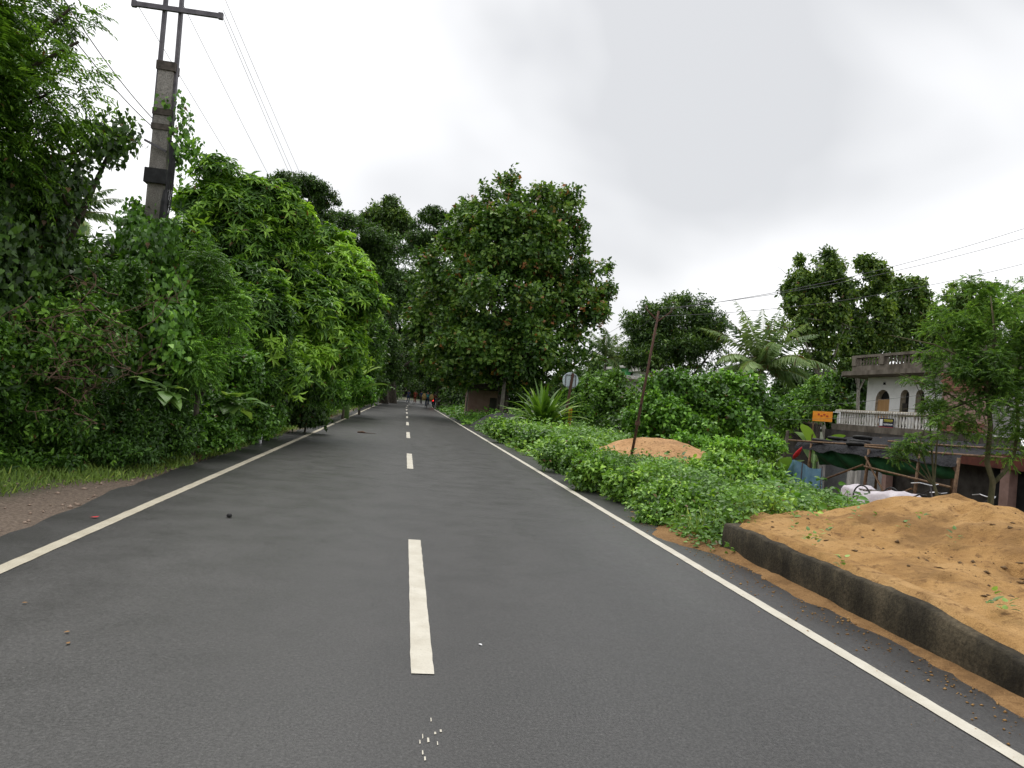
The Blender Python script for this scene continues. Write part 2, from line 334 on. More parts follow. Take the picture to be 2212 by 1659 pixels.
M['cloth'] = surf('white_sheet', (.46, .41, .45), (.60, .56, .60), 4, .5, .5, 10, bdist=.03)
M['redcloth'] = surf('red_cloth', (.50, .015, .025), (.65, .03, .04), 6, .6)
M['chrome'] = surf('bright_metal', (.55, .55, .57), (.7, .7, .72), 8, .3, metal=.9)
M['green_wall'] = surf('green_paint', (.10, .50, .17), (.15, .58, .22), 2, .8)
M['banner_dark'] = surf('banner_navy', (.012, .012, .03), (.03, .03, .06), 6, .4)
M['banner_red'] = surf('banner_red', (.42, .04, .05), (.52, .07, .07), 6, .4)
M['ink_yellow'] = surf('ink_yellow', (.70, .62, .06), (.78, .70, .1), 6, .5)
M['ink_white'] = surf('ink_white', (.74, .74, .76), (.82, .82, .84), 6, .5)
M['skin'] = surf('skin', (.13, .07, .045), (.19, .10, .065), 10, .6)
M['teal'] = surf('teal_cloth', (.02, .14, .14), (.04, .20, .20), 10, .8)
M['sack'] = surf('yellow_sack', (.28, .19, .07), (.38, .27, .10), 8, .8)
M['redshirt'] = surf('red_shirt', (.16, .03, .015), (.22, .045, .02), 8, .8)
M['blueshirt'] = surf('dark_blue_cloth', (.015, .03, .07), (.03, .05, .11), 8, .8)
M['hair'] = surf('hair', (.006, .006, .006), (.014, .014, .014), 8, .5)
M['stone'] = surf('pale_stone', (.22, .16, .12), (.36, .27, .21), 9, .9, .4, 40)
M['litter'] = surf('litter_white', (.6, .6, .62), (.8, .8, .82), 10, .6)
m_, t_, b_, o_ = nodes('tail_light'); b_.inputs['Base Color'].default_value = (.7, .01, .01, 1); b_.inputs['Emission Color'].default_value = (1, .02, .02, 1); b_.inputs['Emission Strength'].default_value = 3.0
M['taillight'] = m_

# ------------------------------------------------------------------ ground and road
def grid_mesh(name, xs, ys, zf, attr=None):
    X, Y = np.meshgrid(xs, ys); Z = zf(X, Y); nx, ny = len(xs), len(ys)
    V = np.stack([X, Y, Z], -1).reshape(-1, 3)
    i = np.arange(nx-1)[None, :]+np.arange(ny-1)[:, None]*nx
    Q = np.stack([i, i+1, i+nx+1, i+nx], -1).reshape(-1, 4)
    me = make_mesh(name, V, Q, 4)
    if attr:
        for k, fn in attr.items():
            a = me.attributes.new(k, 'FLOAT', 'POINT'); a.data.foreach_set('value', fn(X, Y).astype(np.float32).ravel())
    return me
def spread(a, b, fine, far, step):
    mid = np.arange(a, b+fine/2, fine); out = step*(1.35**np.arange(1, 40)); out = np.cumsum(out); out = out[out < far]
    return np.concatenate([(a-out)[::-1], mid, b+out])
def bare(x, y):
    n = wob(np.stack([x, y, 0*x], -1), 1.3, 2)
    d = -(x-road_cx(y))
    near = (1-sstep(3.95, 4.4, d+.25*n+.12*(y-6)))*sstep(2.6, 2.9, d)*(1-sstep(9.0, 12.0, y+1.5*n))
    lane = (1-sstep(3.35, 3.6, d+.15*n))*sstep(2.6, 2.9, d)*.75
    right = sstep(8.0, 9.5, x+.5*n)*(1-sstep(33, 38, y))*.8
    return np.clip(np.maximum(np.maximum(near, lane), right), 0, 1)
g = link('ground', grid_mesh('ground', spread(-13, 25, .3, 900, .5), spread(-6, 46, .35, 1500, .6), gz, {'bare': bare}), M['earth'], smooth=True)
tag(g, kind='structure')

HL, HRW = 3.12, 3.19          # half widths of the asphalt
def strip(name, y0, y1, xa, xb, z, m, step=1.0, parent=None, jit=0.0, seed=0, close=False):
    ys = np.arange(y0, y1+step/2, step) if y1-y0 > step else np.array([y0, y1])
    rs = np.random.RandomState(seed)
    L = np.stack([road_cx(ys)+xa+rs.normal(0, jit, len(ys)), ys, np.full(len(ys), z-.0022*abs(xa))], -1)
    R = np.stack([road_cx(ys)+xb+rs.normal(0, jit, len(ys)), ys, np.full(len(ys), z-.0022*abs(xb))], -1)
    V = np.concatenate([L, R]); n = len(ys); i = np.arange(n-1)
    return link(name, make_mesh(name, V, np.stack([i, n+i, n+i+1, i+1], -1), 4), m, parent)
def road_mesh():
    ys = np.concatenate([np.arange(-8, 40, .25), np.arange(40, 175, 1.0)])
    p = np.stack([ys, 0*ys, 0*ys], -1)
    l = -HL+.07*wob(p, 2.2, 1)+.04*wob(p, 8, 3)-.10*sstep(6, 9, ys)*(1-sstep(16, 22, ys)); r = HRW+.05*wob(p, 2.5, 5)+.03*wob(p, 9, 2)
    xs = np.linspace(0, 1, 9); V = []
    for j, y in enumerate(ys):
        for s in xs:
            x = l[j]+(r[j]-l[j])*s
            V.append((road_cx(y)+x, y, .0-.0022*abs(x)))
    n = len(xs); i = np.arange(n-1)[None, :]+np.arange(len(ys)-1)[:, None]*n
    return make_mesh('road', V, np.stack([i, i+1, i+n+1, i+n], -1).reshape(-1, 4), 4)
road = tag(link('road', road_mesh(), M['asphalt'], smooth=True), kind='structure')
strip('edge_line', -8, 26, -2.68, -2.575, .0045, M['paint_edge'], .1, road, .0018, 1)
strip('edge_line', 26.8, 150, -2.68, -2.575, .0045, M['paint_edge'], 1, road, .006, 2)
strip('edge_line', -8, 150, 2.545, 2.645, .0045, M['paint'], .1, road, .0018, 3)
dash_y = [3.47-8.9+.2, 3.47, 12.75, 21.3, 29.5, 37.6, 45.6, 54, 63, 72, 82, 92, 102, 112]
for i, y in enumerate(dash_y): strip('lane_dash', y, y+3.15, -.056, .056, .0045, M['paint'], .09 if y < 30 else .5, road, .0011, 10+i)
# thin drift of sand washed onto the right edge of the asphalt
def drift():
    ys = np.arange(1.2, 9.6, .06); V = []; nx = 14
    for y in ys:
        p = np.array([y, 0, 0]); inner = 3.05+.08*wob(p, 2.1, 4)+.05*wob(p, 7, 1)+.03*wob(p, 23, 6)-.28*math.exp(-((y-7.7)/.6)**2)
        outer = 3.36
        for k in range(nx):
            s = k/(nx-1); x = inner+(outer-inner)*s
            h = .002+.045*s**1.5*(1+.6*wob(np.array([x*3, y*3, 0]), 1, 2))+.10*s*math.exp(-((y-6.75)/.22)**2)+.05*s*math.exp(-((y-7.6)/.5)**2)
            V.append((x, y, h-.012*(1-s)**6 - (.03 if y < 1.3 or y > 9.5 else 0)))
    i = np.arange(nx-1)[None, :]+np.arange(len(ys)-1)[:, None]*nx
    return make_mesh('sand_drift', V, np.stack([i, i+1, i+nx+1, i+nx], -1).reshape(-1, 4), 4)
tag(link('sand_drift', drift(), M['sand_drift'], smooth=True), 'thin tongue of orange sand washed along the asphalt edge below the low wall', 'sand')

# ------------------------------------------------------------------ foliage tools
UPZ = np.array([0, 0, 1.0])
def unit(a): return a/(np.linalg.norm(a, axis=-1, keepdims=True)+1e-9)
T_DIA = (np.array([(0, 0, 0), (.42, -.5, .10), (.42, .5, .10), (1, 0, -.12)]), np.array([(0, 1, 3), (0, 3, 2)]))
T_LEAF = (np.array([(0, 0, 0), (.28, -.44, .10), (.28, .44, .10), (.66, -.36, .03), (.66, .36, .03), (1, 0, -.22), (.48, 0, -.04)]),
          np.array([(0, 1, 6), (0, 6, 2), (1, 3, 6), (2, 6, 4), (3, 5, 6), (4, 6, 5)]))
T_HEART = (np.array([(0, 0, 0), (-.14, -.28, .02), (-.14, .28, .02), (.22, -.52, .05), (.22, .52, .05), (1, 0, -.28), (.36, 0, -.07)]),
           np.array([(0, 1, 6), (0, 6, 2), (1, 3, 6), (2, 6, 4), (3, 5, 6), (4, 6, 5)]))
T_BLADE = (np.array([(0, -.5, 0), (0, .5, 0), (.55, -.32, 0.02), (.55, .32, 0.02), (1, 0, -.15)]), np.array([(0, 2, 3), (0, 3, 1), (2, 4, 3)]))
def leafmesh(name, P, D, N, L, W, T, tint):
    tv, tf = T; n = len(P); D = unit(D); S = unit(np.cross(D, N)); N = np.cross(S, D)
    L = np.broadcast_to(L, (n,)); W = np.broadcast_to(W, (n,))
    V = P[:, None, :] + D[:, None, :]*(tv[None, :, 0]*L[:, None])[..., None] + S[:, None, :]*(tv[None, :, 1]*W[:, None])[..., None] + N[:, None, :]*(tv[None, :, 2]*L[:, None])[..., None]
    k = len(tv); FI = tf[None]+(np.arange(n)*k)[:, None, None]
    me = make_mesh(name, V.reshape(-1, 3), FI.reshape(-1, 3), 3)
    a = me.attributes.new('tint', 'FLOAT', 'POINT'); a.data.foreach_set('value', np.repeat(np.where(np.random.RandomState(n % 9973).uniform(size=n) < .008, 1.0, np.clip(tint, 0, .97)), k).astype(np.float32))
    return me
def lobe(px, py, Y, rx, ry, depth=None):
    c = at(px, py, Y); s = pxs(c); return (c, np.array([rx*s, (depth if depth else .5*(rx+ry)*s), ry*s]))
def lobe_points(lobes, n, rs, shell=.45, rough=.22, k=1.6, below=True, sub=.34, fill=.3):
    """points over clumps that sit on the lobes: uneven outline, gaps, light tops and dark undersides"""
    wts = np.array([(r[0]*r[1]+r[0]*r[2]+r[1]*r[2]) for c, r in lobes]); wts = wts/wts.sum()
    m = max(8, int(len(lobes)*14)); idx = rs.choice(len(lobes), m, p=wts)
    C = np.array([c for c, r in lobes])[idx]; R = np.array([r for c, r in lobes])[idx]
    d = unit(rs.normal(size=(m, 3)))
    if not below: d[:, 2] = np.abs(d[:, 2])-.15; d = unit(d)
    SC_ = C+d*R*(1.10-sub*.75-.50*rs.uniform(size=(m, 1))**2.0); SR = R*sub*rs.uniform(.7, 1.3, (m, 1)); OUT = unit(d/np.maximum(R, .05))
    # a few sprigs break the outline
    j = rs.choice(m, n, p=(SR[:, 0]*SR[:, 2])/(SR[:, 0]*SR[:, 2]).sum()); e = unit(rs.normal(size=(n, 3))+.35*OUT[j]+.25*UPZ)
    rad = 1-shell*rs.uniform(size=n)**1.6; bum = 1+rough*wob(e*k*2.2+SC_[j], 1.7)
    rad = np.where(rs.uniform(size=n) < .06, rad*rs.uniform(1.05, 1.28, n), rad)
    P = SC_[j]+e*SR[j]*(rad*bum)[:, None]
    q = rs.uniform(size=n) < fill; d2 = unit(rs.normal(size=(n, 3))); i2 = rs.choice(len(lobes), n, p=wts)
    C2 = np.array([c for c, r in lobes])[i2]; R2 = np.array([r for c, r in lobes])[i2]
    P = np.where(q[:, None], C2+d2*R2*(.45+.5*rs.uniform(size=(n, 1))), P)
    return P, unit(np.where(q[:, None], d2, e+.5*OUT[j])), j
def rep(a, k): return np.repeat(a, k, axis=0)
def cl_tint(P, n, k, rs, bias=0.0, patch=.28):
    base = .40+bias+patch*wob(P, 1.1, 6)+.24*rs.normal(size=n)
    return np.repeat(base, k)+.13*rs.normal(size=n*k)
def foliage(style, lobes, n, rs, L, mname, shell=.45, bias=0.0, rough=.22, patch=.28, k=None, wr=None, flush=0.0, below=True, droop=.35, sub=.30, fill=.2):
    P, out, idx = lobe_points(lobes, n, rs, shell, rough, below=below, sub=sub, fill=fill)
    if style == 'spray':            # loose simple leaves along a twig end
        k = k or 6; wr = wr or .5
        ax = unit(out+.5*UPZ+.7*rs.normal(size=(n, 3)))
        A = rep(ax, k); PP = rep(P, k)+A*(rs.uniform(-.9, .9, (n*k, 1))*L*1.3)+rs.normal(size=(n*k, 3))*L*.35
        D = unit(A*.7+rs.normal(size=(n*k, 3))*.8-droop*UPZ); N = unit(UPZ+.6*rs.normal(size=(n*k, 3))+.5*rep(out, k))
        LL = L*rs.uniform(.6, 1.2, n*k); T = T_LEAF if L > .3 or mname in ('cover',) else T_DIA
    elif style == 'near':           # like spray, with shaped blades
        k = k or 6; wr = wr or .5
        ax = unit(out+.5*UPZ+.7*rs.normal(size=(n, 3)))
        A = rep(ax, k); PP = rep(P, k)+A*(rs.uniform(-1, 1, (n*k, 1))*L*1.3)+rs.normal(size=(n*k, 3))*L*.3
        D = unit(A*.6+rs.normal(size=(n*k, 3))*.8-droop*UPZ); N = unit(UPZ+.5*rs.normal(size=(n*k, 3))+.6*rep(out, k))
        LL = L*rs.uniform(.55, 1.25, n*k); T = T_LEAF
    elif style == 'heart':          # vine: leaves hang against the surface
        k = k or 3; wr = wr or .85
        PP = rep(P, k)+rs.normal(size=(n*k, 3))*L*.8
        D = unit(-UPZ*.9+rs.normal(size=(n*k, 3))*.45+.25*rep(out, k)); N = unit(rep(out, k)+.35*rs.normal(size=(n*k, 3))+.35*UPZ)
        LL = L*rs.uniform(.5, 1.25, n*k); T = T_HEART
    elif style == 'whorl':          # rosette of narrow leaves round a twig tip
        k = k or 7; wr = wr or .30
        ax = unit(out*.8+.75*UPZ+.4*rs.normal(size=(n, 3)))
        a = unit(np.cross(ax, [.31, .5, .8])); b = np.cross(ax, a); th = (np.arange(k)/k*2*math.pi)[None]+rs.uniform(0, 6.28, (n, 1))+rs.normal(0, .15, (n, k))
        el = rs.uniform(.05, .55, (n, k))
        D = (a[:, None]*np.cos(th)[..., None]+b[:, None]*np.sin(th)[..., None])*np.cos(el)[..., None]+ax[:, None]*np.sin(el)[..., None]
        D = unit(D.reshape(-1, 3)-.18*UPZ); PP = rep(P, k)+rs.normal(size=(n*k, 3))*L*.06; N = unit(rep(ax, k)+.15*rs.normal(size=(n*k, 3)))
        LL = L*np.repeat(rs.uniform(.65, 1.15, n), k)*rs.uniform(.8, 1.1, n*k); T = T_LEAF
    elif style == 'pinnate':        # feather leaf: paired leaflets on a drooping rachis
        k = k or 14; wr = wr or .30; RL = L*3.4
        h = unit(out*np.array([1, 1, .45])+.65*rs.normal(size=(n, 3))+.15*UPZ); sd_ = unit(np.cross(h, UPZ)); 
        tt = (np.arange(k)//2+.6)/(k/2); sg = np.where(np.arange(k) % 2, 1., -1.)
        PP = (P[:, None]+h[:, None]*(tt*RL)[None, :, None]-UPZ*(.45*droop*RL*tt**2)[None, :, None]).reshape(-1, 3)
        D = unit((h[:, None]*.75+sd_[:, None]*sg[None, :, None]*1.0-UPZ*.35*droop*2).reshape(-1, 3)+.12*rs.normal(size=(n*k, 3)))
        N = unit(UPZ+.2*rs.normal(size=(n*k, 3))); LL = L*rs.uniform(.8, 1.15, n*k); T = T_DIA
    tint = cl_tint(P, n, k, rs, bias, patch)
    tint = np.clip(tint, 0, .8 if flush else 1)
    if flush:
        hit = np.repeat(rs.uniform(size=n) < flush*(.4+1.8*np.clip(wob(P, .9, 9), 0, 1)), k) & (rs.uniform(size=n*k) < .7)
        tint = np.where(hit, rs.uniform(.84, 1, n*k), tint)
    me = leafmesh('foliage', PP, D, N, LL, LL*wr, T, tint); me.materials.append(M[mname]); return me
def limbs(mb, base, tops, r0_, rs, fork=.4, bend=.12, n=8):
    """trunk up to a fork, then a limb to every lobe"""
    base = np.array(base, float); cen = np.mean([t for t in tops], 0); f = base+(cen-base)*fork
    h = np.linalg.norm(f-base); pts = [base-np.array([0, 0, .25]), base, base+(f-base)*.5+rs.normal(size=3)*bend*h*.3*np.array([1, 1, 0]), f]
    mb.tube(pts, [r0_*1.35, r0_*1.15, r0_*.9, r0_*.75], n)
    for t in tops:
        t = np.array(t); m = f+(t-f)*.5+rs.normal(size=3)*bend*np.linalg.norm(t-f)+np.array([0, 0, .08*np.linalg.norm(t-f)])
        mb.tube([f-(f-base)*.06, m, t], [r0_*.55, r0_*.36, r0_*.12], max(5, n-2), False)
        for j in range(2):
            q = m+(t-m)*rs.uniform(.1, .7); e = q+rs.normal(size=3)*np.linalg.norm(t-f)*.16*np.array([1, 1, .5])
            mb.tube([q, (q+e)/2+rs.normal(size=3)*.05, e], [r0_*.26, r0_*.15, r0_*.05], 5, False)
    return mb
def plant(name, label, cat, lobes, style, n, L, mname, seed, r=.12, base=None, bark='bark', group=None, crown='crown', stem='trunk', fork=.4, extra=None, **kw):
    rs = np.random.RandomState(seed)
    c = np.mean([q for q, _ in lobes], 0)
    if base is None: base = (c[0], c[1])
    b = np.array([base[0], base[1], float(gz(base[0], base[1]))])
    root = empty(name, b, label, cat, group)
    if r: limbs(MB(), b, [q for q, _ in lobes], r, rs, fork).build(stem, M[bark], root, True)
    link(crown, foliage(style, lobes, n, rs, L, mname, **kw), None, root)
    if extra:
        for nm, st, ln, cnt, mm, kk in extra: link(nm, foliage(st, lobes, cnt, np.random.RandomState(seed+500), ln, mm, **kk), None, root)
    return root
def gx(px, Y):                    # ground x under a picture column at forward distance Y
    return float(at(px, 900, Y)[0])

# ------------------------------------------------------------------ left bank, near to far
plant('neem_tree', 'tall feathery tree at the edge with sky showing between its pointed leaflets', 'tree',
      [lobe(20, 60, 9.5, 110, 130), lobe(110, 200, 9.3, 95, 110), lobe(30, 330, 9.6, 100, 120), lobe(170, 90, 9.2, 45, 75), lobe(-90, 150, 9, 120, 260), lobe(150, 20, 9.4, 55, 55), lobe(-40, 420, 10, 120, 100)],
      'pinnate', 3700, .085, 'neem', 1, r=.13, base=(-8.3, 10.2), sub=.3, fill=.12, shell=.8, k=12, wr=.3, rough=.3, droop=.7)
plant('creeper_draped_tree', 'dark tree smothered in creeper, one limb arching out towards the pole', 'tree',
      [lobe(40, 520, 10.2, 90, 150), lobe(110, 400, 10, 75, 70), lobe(190, 310, 10.1, 65, 60), lobe(255, 290, 10.2, 55, 50), lobe(-40, 620, 9.6, 110, 200), lobe(120, 640, 10.6, 90, 120), lobe(30, 410, 10.4, 90, 90)],
      'heart', 7000, .085, 'dark', 2, r=.16, base=(-7.2, 10.8), shell=.5, extra=[('twig_leaves', 'near', .09, 900, 'neem', dict(shell=.15, wr=.3, bias=.1))])
plant('creeper_column', 'leafy green creeper climbing the foot of the concrete pole', 'creeper',
      [lobe(330, 540, 11.4, 52, 75), lobe(320, 650, 11.2, 58, 100), lobe(350, 760, 11.0, 62, 110), lobe(375, 620, 11.3, 30, 80), lobe(300, 490, 11.8, 40, 50)],
      'heart', 3600, .085, 'vine', 3, r=.05, crown='foliage', stem='stem', shell=.35, bias=.06)
plant('ferny_shrub', 'feathery pale green shrub between the creeper and the whorled leaves', 'shrub',
      [lobe(455, 600, 12, 55, 50), lobe(500, 690, 11.8, 48, 75), lobe(420, 680, 11.9, 50, 70), lobe(440, 560, 12.4, 40, 35), lobe(420, 790, 11.2, 60, 75)],
      'pinnate', 2600, .045, 'fern', 4, r=.05, crown='foliage', stem='stem', shell=.6, k=18, wr=.32, droop=.8, rough=.3)
plant('twining_bush', 'tangled bush with small leaves under the far-left tree', 'bush',
      [lobe(60, 760, 9.2, 110, 90), lobe(-60, 800, 8.6, 90, 130), lobe(180, 720, 9.6, 90, 75), lobe(250, 640, 10.4, 80, 75), lobe(120, 660, 10.2, 80, 60)],
      'near', 3600, .085, 'broad', 5, r=.05, crown='foliage', stem='stem', shell=.6)
plant('leafy_shrub', 'glossy dark shrub with upright sprigs nearest the bare dirt', 'shrub',
      [lobe(70, 900, 9.38, 100, 75), lobe(-60, 930, 8.93, 70, 90), lobe(150, 943, 9.72, 80, 45), lobe(30, 958, 9.49, 90, 45), lobe(60, 988, 9.27, 110, 28), lobe(-60, 998, 8.81, 90, 30)],
      'near', 4200, .075, 'broad', 6, r=.03, crown='foliage', stem='stem', shell=.7, k=7, wr=.42, bias=.1)
plant('leafy_shrub', 'mid-height shrub with yellowish flowers below the dry twigs', 'shrub',
      [lobe(250, 910, 10.40, 90, 65), lobe(320, 850, 11.19, 80, 60), lobe(330, 940, 10.85, 85, 45), lobe(200, 948, 10.17, 60, 30), lobe(260, 973, 9.94, 90, 24), lobe(370, 953, 11.19, 70, 24)],
      'near', 4600, .07, 'broad', 7, r=.03, crown='foliage', stem='stem', shell=.7, k=7, wr=.45, bias=.05)
plant('leafy_shrub', 'broad-leaved shrub sloping down to the grass beside the big pale leaves', 'shrub',
      [lobe(440, 870, 12.66, 75, 60), lobe(500, 800, 13.79, 60, 70), lobe(420, 940, 11.98, 70, 38), lobe(520, 900, 13.79, 60, 40), lobe(390, 800, 12.88, 50, 60), lobe(460, 943, 12.43, 70, 20)],
      'near', 4600, .085, 'vine', 8, r=.03, crown='foliage', stem='stem', shell=.6, wr=.6, bias=.02)
plant('trailing_creeper', 'bright creeper mat trailing to the asphalt past the pale leaves', 'creeper',
      [lobe(560, 890, 16.38, 50, 45), lobe(585, 915, 16.95, 30, 28), lobe(530, 930, 15.25, 40, 22)],
      'heart', 3000, .07, 'vine', 9, r=.02, crown='foliage', stem='stem', shell=.5, bias=.2)
# trees with whorled leaves; an extra layer of paler rosettes on the outer shell
plant('whorl_leaf_tree', 'bright green tree of whorled narrow leaves leaning over the road', 'tree',
      [lobe(700, 560, 20, 75, 65), lobe(745, 640, 19.5, 75, 75), lobe(660, 680, 18.5, 80, 90), lobe(720, 760, 19, 70, 70), lobe(780, 600, 20, 35, 40), lobe(790, 650, 19.6, 32, 50), lobe(610, 590, 19, 70, 70), lobe(650, 790, 18, 70, 65)],
      'whorl', 4300, .23, 'whorl', 11, r=.12, base=(-5.6, 20.5), shell=.55, bias=.08, rough=.25, patch=.35, extra=[('outer_rosettes', 'whorl', .25, 620, 'whorl', dict(shell=.08, bias=.36, fill=0, patch=.2, sub=.30))])
plant('whorl_leaf_tree', 'tall whorled-leaf tree directly behind the concrete pole', 'tree',
      [lobe(470, 365, 17, 55, 42), lobe(450, 450, 17, 75, 60), lobe(545, 430, 17.5, 80, 45), lobe(600, 470, 18, 75, 60), lobe(520, 520, 17.2, 90, 70), lobe(410, 520, 16.5, 60, 60), lobe(580, 560, 17.5, 60, 70)],
      'whorl', 4600, .21, 'whorl', 12, r=.14, base=(gx(520, 18), 18.2), shell=.55, bias=-.04, rough=.28, extra=[('outer_rosettes', 'whorl', .21, 480, 'whorl', dict(shell=.08, bias=.32, fill=0, patch=.2, sub=.30))])
plant('whorl_leaf_tree', 'shaded lower whorled-leaf tree filling the gap above the grass', 'tree',
      [lobe(560, 700, 15.5, 75, 90), lobe(600, 800, 16, 70, 70), lobe(540, 620, 16, 60, 60), lobe(680, 850, 18.5, 60, 30)],
      'whorl', 3000, .19, 'whorl', 13, r=.07, base=(-5.4, 17.5), shell=.6, bias=-.12, extra=[('outer_rosettes', 'whorl', .2, 260, 'whorl', dict(shell=.08, bias=.4, fill=0, patch=.2))])
plant('dark_creeper_bush', 'low dark creeper bush at the bend of the asphalt edge', 'bush',
      [lobe(660, 880, 20, 48, 34), lobe(640, 850, 20.5, 40, 35), lobe(690, 905, 20, 22, 14)],
      'heart', 2400, .10, 'dark', 14, r=.03, crown='foliage', stem='stem', shell=.5)
for i, (lab, lb, md, bz) in enumerate([
        ('yellow-green bush behind the banana plant on the verge', [lobe(740, 800, 30, 45, 50), lobe(775, 845, 33, 45, 28), lobe(720, 850, 28, 35, 30)], 'vine', .12),
        ('shaded bush hanging low over the far edge line', [lobe(790, 780, 36, 40, 45), lobe(810, 730, 38, 30, 50), lobe(770, 720, 36, 45, 40)], 'broad', 0)]):
    plant('verge_bush', lab, 'bush', lb, 'spray', 2600, .16, md, 20+i, r=.06, crown='foliage', stem='stem', shell=.6, bias=bz)
# far canopy over the road
def raintree(lab, lobes, n, seed, base, L=.42, mname='dark', r=.45, **kw):
    return plant('rain_tree', lab, 'tree', lobes, 'spray', int(n*1.5), L*.72, mname, seed, r=r, base=base, group='big trees arching over the far road', k=7, sub=.26, fill=.2, shell=kw.pop('shell', .55), **kw)
raintree('flat-topped tree whose lacy crown stands alone against the bright cloud', [lobe(640, 400, 62, 66, 20), lobe(695, 425, 62, 38, 24), lobe(600, 425, 62, 44, 20), lobe(690, 490, 60, 38, 14), lobe(650, 470, 63, 60, 30)], 2600, 31, (gx(640, 64), 64), L=.36)
raintree('broad dark tree layered in shelves left of the road tunnel', [lobe(760, 500, 70, 85, 36), lobe(700, 540, 68, 70, 40), lobe(820, 540, 72, 80, 40), lobe(780, 600, 70, 90, 50), lobe(720, 640, 66, 80, 60), lobe(800, 690, 68, 70, 70)], 5600, 32, (gx(790, 72), 72))
raintree('bushy-headed tree poking above the dark canopy', [lobe(835, 465, 78, 42, 30), lobe(860, 490, 78, 36, 30), lobe(805, 480, 78, 30, 22), lobe(845, 440, 78, 18, 14)], 2000, 33, (gx(845, 80), 80), L=.5, mname='teak')
raintree('thin umbrella crown touching the big flushed tree', [lobe(930, 465, 74, 34, 16), lobe(960, 480, 74, 35, 22), lobe(905, 485, 74, 22, 12), lobe(925, 520, 74, 45, 28)], 1500, 34, (gx(950, 76), 76), L=.36)
raintree('dark tree closing the end of the road tunnel', [lobe(870, 580, 95, 85, 70), lobe(880, 680, 95, 85, 80), lobe(860, 770, 100, 70, 60), lobe(930, 640, 92, 60, 90), lobe(830, 640, 90, 50, 80), lobe(900, 800, 125, 60, 40)], 6000, 35, (gx(838, 92), 92), L=.55)
raintree('shadowed tree right of the tunnel behind the flushed tree', [lobe(930, 760, 75, 50, 60), lobe(970, 700, 70, 60, 80), lobe(950, 810, 72, 30, 40), lobe(1000, 790, 66, 50, 50)], 3600, 36, (gx(972, 66), 66), L=.4)
raintree('low limb of leaves hanging over the far bend', [lobe(845, 770, 80, 30, 50), lobe(820, 800, 70, 30, 36), lobe(800, 760, 62, 40, 60)], 2600, 37, (gx(826, 74), 74), L=.38)
raintree('farthest dark tree seen down the tunnel', [lobe(900, 820, 150, 60, 30), lobe(840, 815, 150, 50, 35), lobe(960, 820, 140, 50, 40), lobe(880, 780, 160, 90, 40)], 3000, 38, (gx(868, 160), 160), L=.8)

for i, (lab, lb, bs) in enumerate([
        ('dark thicket on the left bank behind the creeper column', [lobe(230, 600, 17, 130, 70), lobe(80, 700, 15, 140, 120), lobe(320, 640, 18, 120, 120), lobe(420, 720, 19, 100, 110), lobe(260, 800, 14, 130, 90)], None),
        ('dark thicket behind the whorled-leaf trees', [lobe(560, 640, 27, 120, 110), lobe(660, 700, 29, 110, 100), lobe(480, 620, 26, 110, 100), lobe(600, 790, 25, 120, 80), lobe(740, 720, 36, 80, 90)], None),
        ('shaded thicket under the layered dark tree', [lobe(770, 790, 55, 60, 60), lobe(800, 830, 62, 45, 30), lobe(740, 730, 50, 70, 70), lobe(810, 770, 70, 50, 60)], None),
        ('thicket at the left of the tunnel mouth', [lobe(842, 838, 112, 22, 22), lobe(828, 820, 100, 22, 30), lobe(820, 840, 88, 16, 16), lobe(850, 800, 120, 30, 40)], None),
        ('thicket closing the far end of the tunnel', [lobe(880, 838, 165, 50, 22), lobe(930, 842, 150, 40, 26), lobe(850, 835, 170, 40, 26), lobe(905, 815, 160, 70, 30)], None),
        ('thicket at the right of the tunnel mouth', [lobe(955, 845, 84, 18, 26), lobe(940, 830, 100, 20, 30), lobe(985, 835, 72, 30, 36), lobe(965, 810, 90, 35, 40)], None),
        ('dark thicket behind the little hut', [lobe(1030, 830, 56, 60, 44), lobe(1110, 840, 54, 60, 44), lobe(1180, 850, 52, 50, 44), lobe(1080, 790, 55, 90, 40), lobe(1230, 840, 50, 50, 44), lobe(980, 850, 60, 25, 25)], None)]):
    plant('dark_thicket', lab, 'thicket', lb, 'spray', 3000 if i != 3 else 1600, (.24, .26, .34, .5, .7, .42, .3)[i], 'dark', 140+i, r=.06, crown='foliage', stem='stem', shell=.6, k=7, wr=.55, base=bs, fill=.45)
# ------------------------------------------------------------------ right side trees
plant('flushed_tree', 'huge tree with rusty young leaves standing over the right verge', 'tree',
      [lobe(1090, 440, 42, 60, 55), lobe(1180, 450, 42, 80, 55), lobe(1010, 490, 42, 55, 60), lobe(1100, 540, 41, 120, 80), lobe(1220, 560, 42, 70, 80), lobe(980, 590, 42, 80, 70), lobe(920, 620, 43, 45, 45),
       lobe(1080, 650, 40, 130, 90), lobe(1230, 680, 41, 80, 80), lobe(930, 700, 43, 60, 50), lobe(1280, 650, 42, 45, 60), lobe(1290, 620, 42, 35, 60), lobe(1030, 740, 40, 100, 60), lobe(1150, 760, 39, 90, 55), lobe(900, 720, 44, 40, 35), lobe(1240, 770, 41, 60, 40), lobe(1098, 390, 42, 20, 25), lobe(1240, 430, 42, 30, 35), lobe(1000, 800, 43, 70, 45), lobe(1110, 815, 41, 70, 30), lobe(930, 770, 46, 45, 45), lobe(1190, 810, 41, 50, 35)],
      'spray', 11000, .28, 'peepal', 41, r=.42, base=(gx(1085, 42), 42), shell=.42, rough=.3, k=7, wr=.72, flush=.055, fork=.3, bias=.10, patch=.25, sub=.24, fill=.22)
